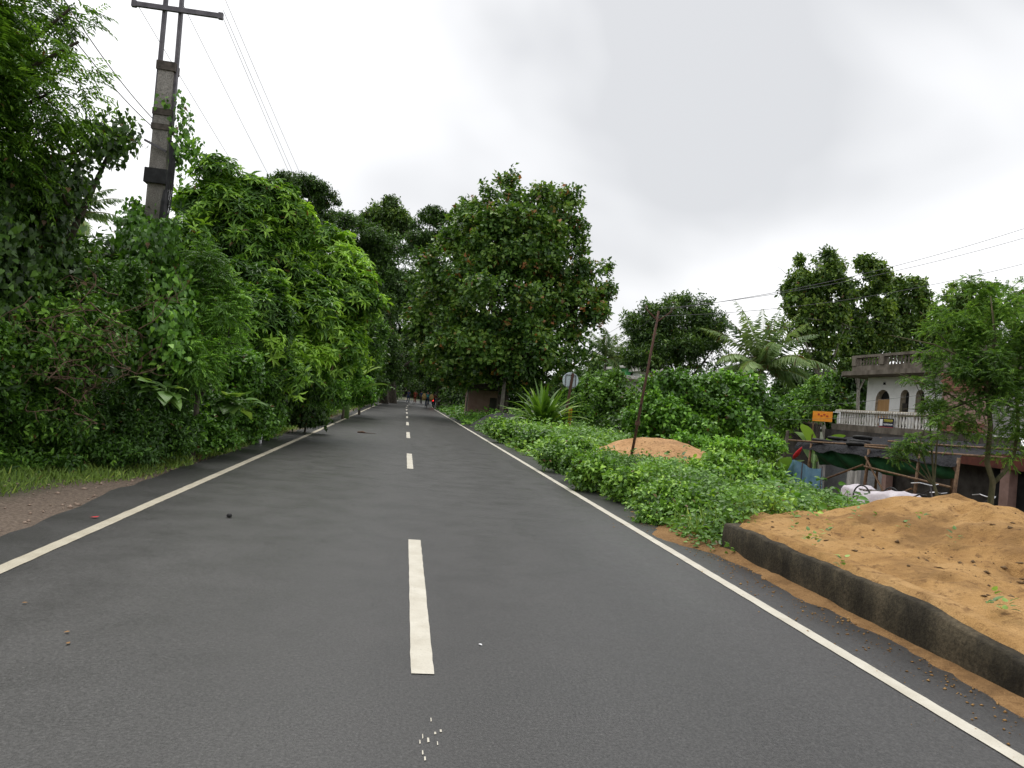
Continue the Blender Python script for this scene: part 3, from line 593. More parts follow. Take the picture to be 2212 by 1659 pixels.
plant('mango_tree', 'round dark tree behind the leaning rusty pole', 'tree',
      [lobe(1470, 690, 62, 70, 55), lobe(1400, 710, 62, 50, 50), lobe(1530, 710, 62, 48, 55), lobe(1440, 760, 61, 80, 45), lobe(1530, 770, 61, 55, 40), lobe(1375, 770, 61, 30, 25), lobe(1500, 660, 62, 45, 30)],
      'spray', 4200, .36, 'mango', 42, r=.32, base=(gx(1465, 62), 62), shell=.45, rough=.28, k=7, wr=.4)
tk = [('tallest pale-trunked tree, leftmost of the row behind the house', [lobe(1760, 590, 50, 45, 42), lobe(1735, 640, 50, 42, 50), lobe(1790, 640, 50, 38, 60), lobe(1725, 700, 50, 30, 42), lobe(1800, 580, 50, 30, 30), lobe(1790, 720, 50, 45, 45), lobe(1760, 760, 50, 40, 25), lobe(1810, 780, 50, 30, 25), lobe(1720, 655, 50, 25, 30)], (gx(1795, 50), 50), .16),
      ('second tall tree in the row behind the house', [lobe(1870, 600, 54, 45, 36), lobe(1850, 660, 54, 40, 35), lobe(1880, 700, 54, 45, 45), lobe(1840, 740, 54, 45, 30), lobe(1870, 770, 54, 50, 30), lobe(1820, 690, 54, 25, 30)], (gx(1860, 54), 54), .16),
      ('third tree of the row, standing over the roof parapet', [lobe(1960, 630, 58, 50, 38), lobe(1940, 690, 58, 50, 45), lobe(1990, 690, 58, 40, 50), lobe(1930, 740, 58, 50, 30), lobe(1960, 780, 58, 60, 25)], (gx(1960, 58), 58), .16),
      ('last tree of the row, half hidden by the feathery tree', [lobe(2060, 650, 58, 50, 40), lobe(2120, 650, 58, 45, 36), lobe(2080, 710, 58, 70, 45), lobe(2180, 690, 58, 50, 50)], (gx(2090, 58), 58), .16)]
for i, (lab, lb, bs, r) in enumerate(tk):
    plant('tall_tree', lab, 'tree', lb, 'spray', 2600, .32, 'teak', 50+i, r=r, base=bs, bark='bark_pale', group='tall trees behind the house', sub=.22, fill=.05, shell=.6, rough=.35, k=9, wr=.62, fork=.5, bias=.12)
for i, (lab, lb) in enumerate([
        ('low dark tree mass beyond the coconut palm', [lobe(1740, 830, 70, 50, 40), lobe(1700, 860, 70, 45, 35), lobe(1790, 850, 70, 55, 45)]),
        ('dark tree filling the gap left of the white house', [lobe(1830, 830, 66, 45, 50), lobe(1800, 890, 62, 50, 40), lobe(1850, 880, 66, 40, 40)]),
        ('background tree behind the small grey-roofed house', [lobe(1340, 800, 85, 50, 30), lobe(1290, 820, 85, 50, 40), lobe(1400, 820, 88, 50, 26)]),
        ('dark tree behind the white house roof', [lobe(1900, 740, 72, 70, 40), lobe(2000, 740, 72, 70, 45), lobe(2110, 760, 72, 80, 50), lobe(2230, 760, 70, 70, 60)])]):
    plant('distant_tree', lab, 'tree', lb, 'spray', 1900, .5, 'dark', 60+i, r=.2, base=(float(lb[0][0][0]), float(lb[0][0][1])+1), shell=.5, k=7, wr=.55)
# feathery tree in front of the house
plant('feathery_tree', 'fine-leaved feathery tree with a crooked forked trunk before the shutters', 'tree',
      [lobe(2080, 660, 15, 80, 60), lobe(2160, 720, 14.5, 80, 100), lobe(2055, 720, 15, 60, 45), lobe(2085, 820, 14.5, 75, 65), lobe(2140, 850, 14, 80, 90), lobe(2200, 640, 15, 60, 50), lobe(2060, 900, 15, 40, 35), lobe(2060, 930, 14.4, 60, 45), lobe(2180, 960, 14, 60, 60), lobe(2240, 790, 14.2, 70, 110), lobe(2120, 760, 14.6, 70, 70), lobe(2100, 620, 15.2, 40, 26), lobe(2225, 900, 14, 60, 80)],
      'pinnate', 8600, .045, 'feather', 71, r=0, sub=.26, fill=.15, shell=.85, k=22, wr=.36, rough=.35, droop=.8, bias=.05, base=(float(at(2140, 1090, 14.3)[0]), 14.3))
plant('feathery_tree', 'second feathery sapling beside the pink shutter column', 'tree',
      [lobe(1975, 960, 15.5, 30, 22), lobe(2015, 880, 15.6, 26, 30), lobe(1975, 822, 15.6, 30, 6), lobe(2010, 770, 15.8, 30, 22), lobe(1935, 985, 15.4, 22, 14)],
      'pinnate', 900, .045, 'feather', 72, r=.045, bark='bark_mossy', shell=.85, k=22, wr=.36, rough=.35, droop=.9, base=(float(at(2082, 1070, 14.6)[0]), 14.6), fork=.6)
def blade_path(base, az, el, length, droop, n=9):
    pts = [np.array(base, float)]; e = el
    for i in range(n-1):
        t = i/(n-1); e = el-droop*t**1.3
        pts.append(pts[-1]+length/(n-1)*np.array([math.sin(az)*math.cos(e), math.cos(az)*math.cos(e), math.sin(e)]))
    return np.array(pts)
def blade_mesh(name, base, az, el, length, width, droop, m, tint=.5, n=9, fold=.18, prof='strap', twist=0.0, tear=0.0, rs=None):
    P = blade_path(base, az, el, length, droop, n); t = np.linspace(0, 1, n)
    w = {'strap': np.minimum(1, .55+2*t)*(1-t**2.6)+.02, 'banana': np.where(t < .12, .05, np.sin(np.clip((t-.12)/.88, 0, 1)*math.pi*.97+.05)**.6)+.01, 'taro': np.where(t < .2, .35+.65*np.sqrt(np.clip(t, 0, 1)/.2), (1-np.clip((t-.2)/.8, 0, 1)**1.5))+.01}[prof]*width/2
    sd_ = np.array([math.cos(az), -math.sin(az), 0]); V = []; FI = []
    for i in range(n):
        tg = unit(P[min(i+1, n-1)]-P[max(i-1, 0)]); s2 = unit(sd_+np.array([0, 0, twist*t[i]])); nn = np.cross(s2, tg)
        jl = 1-(tear*rs.uniform() if tear and rs is not None else 0); jr = 1-(tear*rs.uniform() if tear and rs is not None else 0)
        V += [P[i]-s2*w[i]*jl+nn*w[i]*fold, P[i], P[i]+s2*w[i]*jr+nn*w[i]*fold]
    for i in range(n-1):
        a = i*3; FI += [(a, a+1, a+4), (a, a+4, a+3), (a+1, a+2, a+5), (a+1, a+5, a+4)]
    me = make_mesh(name, V, FI, 3); at_ = me.attributes.new('tint', 'FLOAT', 'POINT'); at_.data.foreach_set('value', np.full(len(V), tint, np.float32)); me.materials.append(m)
    return me

# ------------------------------------------------------------------ low wall, sand, verge cover
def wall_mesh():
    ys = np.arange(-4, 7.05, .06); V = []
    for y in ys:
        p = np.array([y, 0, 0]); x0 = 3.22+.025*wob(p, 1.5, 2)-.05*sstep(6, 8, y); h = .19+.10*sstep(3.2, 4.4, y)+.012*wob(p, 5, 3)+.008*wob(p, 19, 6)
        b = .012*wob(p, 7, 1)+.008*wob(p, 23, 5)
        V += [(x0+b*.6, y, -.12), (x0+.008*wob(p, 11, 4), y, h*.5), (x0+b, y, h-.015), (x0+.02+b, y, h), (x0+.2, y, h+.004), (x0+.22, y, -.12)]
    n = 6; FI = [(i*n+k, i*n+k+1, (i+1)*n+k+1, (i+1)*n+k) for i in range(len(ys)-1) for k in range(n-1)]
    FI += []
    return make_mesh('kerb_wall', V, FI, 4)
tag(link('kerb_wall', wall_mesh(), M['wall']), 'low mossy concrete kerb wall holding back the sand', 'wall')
_pr = np.random.RandomState(8); PITS = [(_pr.uniform(3.7, 6.6), _pr.uniform(1.5, 8.6), _pr.uniform(.06, .14), _pr.uniform(.02, .05)) for _ in range(75)]
def mound_z(x, y):
    b = gz(x, y); p = np.stack([x, y, 0*x], -1)
    amp = .64*(1-.66*sstep(7.2, 8.8, y+.2*wob(p, .8, 3))-.34*sstep(8.8, 11, y))
    amp = amp+.10*np.exp(-((x-4.7)/.7)**2-((y-8.6)/.7)**2)+.06*np.exp(-((y-7.4)/.6)**2)-.15*(1-sstep(4.6, 7.1, y))-.03
    up = sstep(3.35, 5.6, x)*.62+.38*sstep(4.4, 5.9, x); dn = 1-sstep(5.9, 8.6, x)
    h = amp*up*dn + .27*(1-sstep(3.5, 5.2, x))*(1-sstep(7.9, 8.9, y))
    nse = .07*wob(p, 1.6, 1)+.045*wob(p, 4.2, 4)+.026*wob(p, 9.5, 7)
    h = h*(1-sstep(0, .9, y-(7.15+.95*(x-3.4)+.2*wob(p, 1.4, 5))))
    pits = -.08*np.clip(wob(p, 6.0, 8)-.5, 0, 1)*1.6
    h = h+(nse+pits)*sstep(3.5, 4.1, x)*sstep(0.02, .2, h)
    for cx_, cy_, cr_, cd_ in PITS:
        rr_ = ((x-cx_)**2+(y-cy_)**2)/cr_**2; h = h+cd_*(-np.exp(-rr_)+.45*np.exp(-(np.sqrt(rr_)-1.5)**2*3))*sstep(3.5, 3.9, x)
    edge = (1-sstep(9.6, 10.4, x))*(1-sstep(10.4, 11.2, y))
    wh = .19+.10*sstep(3.2, 4.4, y)+.014+.028*(x > 3.31)+.006*wob(p, 6, 2)
    return np.where((x < 3.48) & (y < 6.9), wh-.035*(x < 3.3), b+h-.06*(y > 9.2)*(x < 4))*1.0-.08*(1-edge)-.02*(h < .03)
xs = np.concatenate([[3.285, 3.33, 3.38], np.arange(3.42, 7.2, .035), np.arange(7.2, 10.6, .09)]); ys = np.concatenate([np.arange(-2, 1.5, .1), np.arange(1.5, 9.2, .035), np.arange(9.2, 11.4, .08)])
mo = tag(link('sand_mound', grid_mesh('sand_mound', xs, ys, mound_z), M['sand'], smooth=True), 'large orange sand mound heaped behind the low kerb wall', 'sand heap')
def heap(name, label, c, rx, ry, h, m, seed, cat='sand heap', ridge=0.0):
    n = 44; u = np.linspace(-1.15, 1.15, n); X, Y = np.meshgrid(u, u); r = np.sqrt(X**2+Y**2)
    p = np.stack([X*3+seed, Y*3, 0*X], -1); rr = r*(1+.10*wob(p, .8, seed))+.04*wob(p, 2.0, 2)
    Z = h*np.clip(1-rr, 0, None)**.85*(1-.22*np.exp(-(r/.25)**2))+.045*h*wob(p, 3, 1)*(r < .95)
    x = c[0]+X*rx; y = c[1]+Y*ry; z = gz(x, y)+Z-.05*(rr > 1)-.02
    V = np.stack([x, y, z], -1).reshape(-1, 3); i = np.arange(n-1)[None]+np.arange(n-1)[:, None]*n
    Q = np.stack([i, i+1, i+n+1, i+n], -1).reshape(-1, 4); keep = (rr.reshape(-1)[Q] < 1.12).any(1)
    return tag(link(name, make_mesh(name, V, Q[keep], 4), m, smooth=True), label, cat)
heap('sand_heap', 'smooth pinkish sand heap behind the foot of the leaning rusty pole', (6.6, 18.0), 2.15, 1.6, .92, M['sand_far'], 3)
heap('sand_heap', 'brownish sand heap under the front of the tarpaulin shed', (16.0, 22.8), 1.9, 1.7, 1.75, M['sand_dark'], 5)
heap('sand_heap', 'low orange sand heap between the weeds and the covered rickshaw', (11.2, 17.0), 1.6, 1.6, 1.55, M['sand'], 7)
heap('gravel_heap', 'heap of dark gravel beside the asphalt before the little hut', (4.6, 34.5), 1.6, 2.6, .95, M['gravel'], 9, 'gravel heap')
heap('gravel_heap', 'dark gravel heap on the far bank under the arching trees', (-4.9+float(road_cx(78)), 78), 1.9, 5, 1.5, M['gravel'], 11, 'gravel heap')
# clods and crumbs on the sand
rs = np.random.RandomState(77)
def scatter_rocks(name, pts, size, m, label, rs):
    ico = np.array([(0, 0, 1), (.9, 0, .1), (.28, .85, .2), (-.72, .52, .1), (-.72, -.52, .15), (.28, -.85, .1), (0, 0, -.6)])
    tf = np.array([(0, 1, 2), (0, 2, 3), (0, 3, 4), (0, 4, 5), (0, 5, 1), (6, 2, 1), (6, 3, 2), (6, 4, 3), (6, 5, 4), (6, 1, 5)])
    n = len(pts); sz = size*(.35+1.9*rs.uniform(size=(n, 1, 1))**3); V = ico[None]*sz*rs.uniform(.6, 1.3, (n, 1, 3))*np.array([1, 1, .6])+rs.normal(0, .12, (n, 7, 3))*sz+pts[:, None]
    FI = tf[None]+(np.arange(n)*7)[:, None, None]
    return tag(link(name, make_mesh(name, V.reshape(-1, 3), FI.reshape(-1, 3), 3), m), label, None, kind='stuff')
px = rs.uniform(3.6, 6.8, 4200); py = rs.uniform(1.0, 9, 4200); pr = .12+.9*np.clip(wob(np.stack([px, py, 0*px], -1), 1.5, 3)+.22*(5.2-py)+.1, 0, 1.3)
k = rs.uniform(size=4200) < pr*.6; px, py = px[k], py[k]
scatter_rocks('clods', np.stack([px, py, mound_z(px, py)+.002], -1), .015, M['clod'], 'brown clods and crumbs scattered over the sand mound', rs)
px = 3.25-np.abs(rs.normal(0, .28, 2600)); py = rs.uniform(1.2, 9.0, 2600); scatter_rocks('sand_specks', np.stack([px, py, 0*px-.004], -1), .006, M['sand'], 'specks of orange sand spilled onto the asphalt edge', rs)
px = rs.uniform(-4.6, -3.0, 700); py = rs.uniform(3.5, 12, 700); scatter_rocks('pebbles', np.stack([px, py, gz(px, py)+.004], -1), .016, M['stone'], 'small pebbles and crumbs on the bare dirt beside the asphalt', rs)
# creeping cover on the right verge
def cover(name, label, n, x0, x1, y0, y1, L, hf, mname, seed, mask=None, k=5, T=T_LEAF, style='cover', bias=0):
    rs = np.random.RandomState(seed); x = rs.uniform(x0, x1, n); y = y0+(y1-y0)*rs.uniform(size=n)**1.25
    if mask is not None:
        q = rs.uniform(size=n) < mask(x, y); x, y = x[q], y[q]
    n = len(x); h = hf(x, y); z = gz(x, y)+h*(1-.8*rs.uniform(size=n)**1.5); z = np.where(rs.uniform(size=n) < .12, z+L*2.4*rs.uniform(size=n), z); P = np.stack([x, y, z], -1)
    PP = rep(P, k)+rs.normal(size=(n*k, 3))*L*np.array([.9, .9, .35]); th = rs.uniform(0, 6.28, n*k)
    D = unit(np.stack([np.cos(th), np.sin(th), rs.normal(.05, .4, n*k)], -1)); N = unit(UPZ+.62*rs.normal(size=(n*k, 3))-np.array([.25, .35, 0]))
    LL = L*rs.uniform(.55, 1.3, n*k); tint = np.repeat(.42+bias+.35*wob(P, .9, 5)+.15*rs.normal(size=n), k)+.13*rs.normal(size=n*k)
    me = leafmesh(name, PP, D, N, LL, LL*.62, T, tint)
    return tag(link(name, me, M[mname]), label, None, kind='stuff')
def hcov(x, y):
    p = np.stack([x, y, 0*x], -1); e = sstep(3.05, 4.0, x+.15*wob(p, 2, 2))
    h = .07+e*(.10+.22*np.clip(wob(p, .8, 6)+.3, 0, 1.4)+.34*np.clip(1-1.6*np.abs(wob(p, 1.5, 3)), 0, 1)+.10*wob(p, 3.6, 8))
    h = h+.22*np.exp(-((x-4.4)/.9)**2-((y-10.2)/2.2)**2)+.30*np.exp(-((x-6.3)/.7)**2-((y-12.4)/1.0)**2)+.35*np.exp(-((x-5)/1.2)**2-((y-25)/3.5)**2)
    h = h*(1-.72*np.exp(-((x-5.8)/1.9)**2-((y-15.4)/1.7)**2))
    h = h*(1-.8*sstep(5.7, 7.4, x)*(1-sstep(16, 19, y)))
    h = np.minimum(h, .52-.24*sstep(4.1, 5.0, x)*(1-sstep(16.5, 19, y)))
    return np.clip(h, .04, None)
def mcov(x, y):
    p = np.stack([x, y, 0*x], -1); xr = x-road_cx(y)
    m = sstep(2.98, 3.2, xr+.10*wob(p, 2.4, 2))*sstep(6.5, 7.0, y+.25*wob(p, 1.2, 3))
    m = m*(1-((x-6.6)**2/4.2+(y-17.8)**2/2.6 < 1.0)*1.0)*(1-.96*((x > 3.3) & (y < 7.25+.95*(x-3.4)+.2*wob(p, 1.4, 5)) & (x < 9)))
    m = m*(1-.75*sstep(.55, .9, wob(p, 2.3, 9)))
    m = m*(1-sstep(7.6, 8.3, x+.3*wob(p, 1.5, 4)-.06*(y-10))*(y < 21))
    return m*(1-((x-4.6)**2/2.2+(y-34.5)**2/6 < 1.0)*1.0)
cover('verge_creeper', 'light green creepers matted over the right verge beyond the sand', 26000, 2.9, 9.0, 6.5, 17, .066, hcov, 'cover', 81, mcov)
cover('verge_creeper', 'green weeds along the right verge as far as the round sign', 9000, 2.9, 10.5, 16, 33, .12, hcov, 'cover', 82, mcov)
cover('verge_weeds', 'broad darker weeds in patches over the right verge', 2600, 3.1, 10.5, 8, 22, .15, lambda x, y: hcov(x, y)*1.12+.03, 'vine', 86, lambda x, y: mcov(x, y)*sstep(.1, .6, wob(np.stack([x, y, 0*x], -1), 1.1, 8)), k=4, bias=-.05)
cover('far_verge_weeds', 'weeds along the far right verge before the hut', 4500, 2.95, 9, 33, 75, .2, lambda x, y: .15+.3*sstep(3.2, 5, x), 'vine', 83, mcov)
# grass on the left verge
def grass(name, label, n, x0, x1, y0, y1, L, seed, mask):
    rs = np.random.RandomState(seed); x = rs.uniform(x0, x1, n); y = y0+(y1-y0)*rs.uniform(size=n)**1.3; q = rs.uniform(size=n) < mask(x, y); x, y = x[q]+road_cx(y[q]), y[q]; n = len(x)
    P = np.stack([x, y, gz(x, y)-.01], -1); D = unit(UPZ*.8+rs.normal(size=(n, 3))*.5); N = unit(np.array([.3, -1, .3])+rs.normal(size=(n, 3))*.6)
    LL = L*rs.uniform(.4, 1.3, n)*(1+.5*wob(P, 1.4, 2)); tint = .45+.3*wob(P, .8, 4)+.2*rs.normal(size=n)
    return tag(link(name, leafmesh(name, P, D, N, LL, LL*.14, T_BLADE, tint), M['grass']), label, None, kind='stuff')
def mgr(x, y):
    p = np.stack([x, y, 0*x], -1); d = -x
    start = 4.05-.80*sstep(6.6, 10.5, y)+.16*wob(p, 1.6, 2)
    return sstep(start-.12, start+.22, d)
grass('verge_grass', 'short tufted grass between the bare dirt and the left shrubs', 62000, -6.2, -3.15, 4.5, 22, .11, 91, mgr)
grass('far_verge_grass', 'grass strip along the far left edge line', 16000, -6.0, -3.1, 21, 75, .16, 92, lambda x, y: sstep(-3.2, -3.5, x)*1.0)
def mgr2(x, y):
    p = np.stack([-x, y, 0*x], -1); return np.clip(mcov(-x, y), 0, 1)*sstep(-.1, .5, wob(p, 1.0, 11))
def grass_right():
    rs = np.random.RandomState(97); n = 9000; x = rs.uniform(3.05, 9, n); y = 7.4+18*rs.uniform(size=n)**1.3; q = rs.uniform(size=n) < mgr2(-x, y); x, y = x[q], y[q]; n = len(x)
    P = np.stack([x, y, gz(x, y)+hcov(x, y)*.55], -1); D = unit(UPZ*.9+rs.normal(size=(n, 3))*.5); N = unit(np.array([-.3, -1, .3])+rs.normal(size=(n, 3))*.6); LL = rs.uniform(.12, .36, n)
    return tag(link('verge_grass', leafmesh('verge_grass', P, D, N, LL, LL*.07+.004, T_BLADE, .4+.3*rs.normal(size=n)), M['grass']), 'thin grass blades standing among the right verge creepers', None, kind='stuff')
grass_right()
cover('left_ground_cover', 'small-leaved weeds at the foot of the left shrubs', 13000, -8.5, -3.6, 5, 22, .06, lambda x, y: .05+.30*sstep(3.9, 4.9, -x+.08*(y-8))+.8*sstep(5.0, 7.0, -x), 'vine', 84, lambda x, y: sstep(4.5, 5.1, -x+.10*(y-8))*1.0, bias=.05)
cover('far_left_ground_cover', 'weeds along the far left bank below the bushes', 7000, -11, -3.4, 20, 90, .16, lambda x, y: .1+.35*sstep(3.6, 5, -x)+1.3*sstep(5, 7.5, -x), 'vine', 85, lambda x, y: sstep(3.4, 4.2, -x)*1.0)

# ------------------------------------------------------------------ broad-leaved plants
def leafy(name, label, cat, base, leaves, m, prof, group=None, stem=None, part='leaf', fold=.2):
    """leaves: (height, az, el, stalk, length, width, droop, tint)"""
    b = np.array([base[0], base[1], base[2] if len(base) > 2 else float(gz(base[0], base[1]))]); rs = np.random.RandomState(int(abs(b[0]*100+b[1]*10)) % 9999)
    root = empty(name, b, label, cat, group)
    if stem:
        mb = MB(); mb.tube([b-[0, 0, .1], b+[.01, 0, stem[1]*.5], b+[0, .02, stem[1]]], [stem[0], stem[0]*.85, stem[0]*.6], 9); mb.build('stem', M['bamboo_green'], root, True)
    for (h, az_, el, stalk, ln, wd, dr, ti) in leaves:
        p0 = b+np.array([0, 0, h]); p1 = p0+stalk*np.array([math.sin(az_)*math.cos(el), math.cos(az_)*math.cos(el), math.sin(el)])
        me = blade_mesh(part, p1, az_, el, ln, wd, dr, m, ti, 10, fold, prof, rs.normal(0, .25), .12 if prof == 'banana' else 0, rs); lf = link(part, me, None, root)
        if stalk > .05: MB().tube([p0, (p0+p1)/2+[0, 0, .02], p1+(p1-p0)*.1], [.012, .01, .007], 5).build('stalk', M['bamboo_green'], lf)
    return root
M['bamboo_green'] = surf('green_stalk', (.07, .14, .03), (.13, .22, .06), 8, .5)
def rnd_leaves(n, seed, hb, el, stalk, ln, wd, dr, az0=0, spread_=math.pi):
    r = np.random.RandomState(seed)
    return [(hb*r.uniform(.7, 1), az0+r.uniform(-spread_, spread_), r.uniform(*el), stalk*r.uniform(.7, 1.2), ln*r.uniform(.7, 1.15), wd*r.uniform(.7, 1.15), r.uniform(*dr), r.uniform(0, 1)) for _ in range(n)]
bp_ = at(1170, 935, 27.5); leafy('strap_leaf_plant', 'large clump of long upright strap leaves beside the round sign', 'plant', (bp_[0], bp_[1]), [(a_, b_, c_, d_, e_, f_, g_, h_*.75) for a_, b_, c_, d_, e_, f_, g_, h_ in rnd_leaves(95, 5, .2, (.7, 1.5), 0, 2.05, .24, (.3, 2.0))], M['strap'], 'strap', part='blade')
for (lab, px_, py_, Y_, n_, sd__) in [('drooping big pale leaves on the shrub edge by the asphalt bend', 505, 850, 12.6, 9, 1), ('big pale leaves low beside the white stick', 545, 880, 14.0, 7, 2), ('broad heart leaves beneath the creeper column', 360, 820, 10.2, 8, 3), ('low broad-leaved herb at the shrub foot', 330, 1000, 8.6, 6, 6), ('pointed broad-leaved herb above the grass', 240, 985, 8.0, 6, 7)]:
    p = at(px_, py_, Y_) if py_ < 930 else G(px_, py_-30, .1); leafy('broad_leaf_plant', lab, 'plant', (p[0], p[1], max(float(gz(p[0], p[1])), p[2]-.45)), rnd_leaves(n_*2, sd__, .35, (-.3, .6), .22, .27 if n_ != 9 else .36, .21 if n_ != 9 else .28, (.3, 1.0), az0=2.6, spread_=2.2), M['taro'], 'taro', fold=.10)
for (lab, px_, Y_, h, n_, sd__, ln) in [('banana plant with broad leaves hanging over the left verge', 748, 31, 1.2, 9, 11, 1.7), ('tall banana plant behind the orange board', 1768, 28.5, 2.3, 9, 12, 2.0), ('banana plant left of the tarpaulin shed', 1668, 27.5, 1.6, 8, 13, 1.7), ('short banana plant beside the blue sheet', 1700, 26.5, 1.3, 7, 14, 1.5), ('banana clump in the bushes behind the sand heap', 1590, 22.5, 1.1, 8, 15, 1.6), ('banana leaves at the foot of the dark boundary wall', 1640, 30, 1.7, 7, 16, 1.8)]:
    x_ = gx(px_, Y_); leafy('banana_plant', lab, 'banana plant', (x_, Y_), rnd_leaves(n_, sd__, h, (.5, 1.35), .15, ln, .48, (.5, 1.6)), M['banana'], 'banana', stem=(.11, h))
# leafy clumps standing out of the verge creepers
for i, (lab, lb) in enumerate([
        ('leafy clump hanging over the asphalt edge before the rusty pole', [lobe(1300, 1025, 11.5, 60, 30), lobe(1360, 1050, 10.5, 55, 32), lobe(1250, 1000, 12.8, 40, 22)]),
        ('largest leafy clump between the pinkish heap and the sand mound', [lobe(1570, 1015, 12.4, 70, 30), lobe(1640, 1035, 12.0, 55, 26), lobe(1520, 1040, 11.6, 55, 30)]),
        ('dense clump above the start of the kerb wall', [lobe(1450, 1085, 9.2, 65, 40), lobe(1510, 1110, 8.4, 55, 38), lobe(1420, 1120, 8.6, 45, 26)]),
        ('low clump on the verge in front of the strap leaves', [lobe(1110, 935, 23, 45, 16), lobe(1160, 955, 20, 50, 16), lobe(1080, 922, 26, 30, 14)]),
        ('small clump beside the asphalt halfway to the sign', [lobe(1200, 985, 14.5, 40, 20), lobe(1230, 970, 16, 45, 16)])]):
    plant('verge_clump', lab, 'weeds', lb, 'near', 1500, (.085, .10, .07, .13, .09)[i], 'cover', 160+i, r=.015, crown='foliage', stem='stem', shell=.7, wr=.62, bias=-.08, sub=.36, fill=.3)
# coconut palms
def palm(name, label, top, r, nf, fl, seed, lean=(0, 0)):
    rs = np.random.RandomState(seed); top = np.array(top); b = np.array([top[0]+lean[0], top[1]+lean[1], float(gz(top[0]+lean[0], top[1]+lean[1]))])
    root = empty(name, b, label, 'palm tree')
    MB().tube([b-[0, 0, .2], b+(top-b)*.3+[.1, 0, 0], b+(top-b)*.7+[.08, 0, 0], top], [r*1.5, r*1.1, r, r*.9], 10).build('trunk', M['bark_pale'], root, True)
    for i in range(nf):
        az_ = i*2.39996+rs.normal(0, .15); q = (i+.5)/nf; el = 1.5-1.5*q+rs.normal(0, .08); dr = .45+.45*rs.uniform()+1.0*q; ln = fl*rs.uniform(.85, 1.1)
        P = blade_path(top, az_, el, ln, dr, 16); mb = MB().tube(list(P), list(np.linspace(.035, .006, 16)), 4); fr = mb.build('frond', M['frond'], root)
        m2 = 46; t = np.linspace(.12, .99, m2); idx = t*15; i0 = np.clip(idx.astype(int), 0, 14); f_ = (idx-i0)[:, None]; Q = P[i0]*(1-f_)+P[i0+1]*f_; tg = unit(P[i0+1]-P[i0])
        sd_ = unit(np.cross(tg, UPZ+1e-3)); QQ = np.concatenate([Q, Q]); TG = np.concatenate([tg, tg]); SD = np.concatenate([sd_, -sd_])
        D = unit(SD*.75+TG*.55-UPZ*rs.uniform(.35, 1.1, (2*m2, 1))+.08*rs.normal(size=(2*m2, 3))); N = unit(np.cross(D, TG)); L_ = fl*.21*np.concatenate([np.sin(t*2.6+.35)]*2)*rs.uniform(.85, 1.1, 2*m2)
        link('leaflets', leafmesh('leaflets', QQ, D, N, L_, L_*.09+.012, T_DIA, np.full(2*m2, rs.uniform(.3, 1.0))+.1*rs.normal(size=2*m2)), M['palm'], fr)
    for i in range(7):
        a_ = i*.9; c = top+np.array([.22*math.cos(a_), .22*math.sin(a_), -.28-.06*(i % 2)]); MB().lathe(c-[0, 0, .13], [(.02, 0), (.09, .03), (.12, .11), (.10, .2), (.03, .26)], 8).build('coconut', M['coconut'], root, True)
    return root
M['frond'] = surf('frond_rib', (.16, .17, .04), (.24, .24, .07), 5, .5); M['coconut'] = surf('coconut', (.16, .17, .04), (.26, .25, .07), 5, .5)
palm('coconut_palm', 'coconut palm with arching fronds right of the round dark tree', at(1645, 800, 43), .16, 26, 4.6, 3)
palm('coconut_palm', 'small distant palm at the right edge of the flushed tree', at(1308, 775, 66), .13, 18, 3.6, 4)
palm('coconut_palm', 'palm fronds glimpsed behind the arching creeper limb', at(150, 470, 26), .15, 16, 2.2, 6)
# bushes behind the sand heap
for i, (lab, lb, st, L_, md, n_, bz) in enumerate([
        ('bright round bush standing over the pinkish sand heap', [lobe(1450, 850, 24, 60, 45), lobe(1420, 900, 23.5, 65, 50), lobe(1480, 920, 23, 60, 45), lobe(1430, 830, 24, 45, 28)], 'near', .15, 'vine', 2400, .0),
        ('large-leaved bush right of the round bush', [lobe(1590, 850, 25, 60, 42), lobe(1640, 880, 25, 42, 42), lobe(1560, 900, 24, 60, 50), lobe(1610, 930, 24, 55, 42)], 'near', .19, 'vine', 2000, .05),
        ('bush joining the two big bushes', [lobe(1520, 870, 24.5, 45, 50), lobe(1520, 930, 23.5, 50, 40), lobe(1535, 830, 25, 35, 25)], 'near', .15, 'broad', 1700, .08),
        ('bush of pale leaf tips right behind the round sign', [lobe(1275, 860, 36, 50, 40), lobe(1255, 890, 35, 60, 32), lobe(1290, 905, 34, 50, 32), lobe(1240, 865, 37, 40, 34)], 'spray', .17, 'broad', 2400, .12),
        ('dark bush between the sign and the rusty pole', [lobe(1335, 870, 30, 55, 55), lobe(1345, 920, 28, 50, 36), lobe(1310, 830, 34, 45, 30)], 'spray', .17, 'dark', 2600, .25),
        ('small bush left of the boundary wall', [lobe(1700, 900, 33, 40, 40), lobe(1740, 880, 36, 40, 40), lobe(1770, 850, 38, 25, 40)], 'spray', .2, 'broad', 1600, .1),
        ('leafy hedge bush below the big bushes', [lobe(1480, 960, 21.5, 50, 22), lobe(1560, 970, 20.5, 60, 22), lobe(1640, 965, 21.5, 45, 25)], 'near', .12, 'vine', 1700, .12),
        ('feathery sapling growing up before the dark trees', [lobe(1762, 840, 30, 12, 28), lobe(1758, 885, 30, 16, 25)], 'spray', .13, 'cover', 420, -.1)]):
    plant('verge_bush', lab, 'bush', lb, st, n_, L_, md, 100+i, r=.05, crown='foliage', stem='stem', shell=.6, bias=bz, wr=.7, rough=.3)
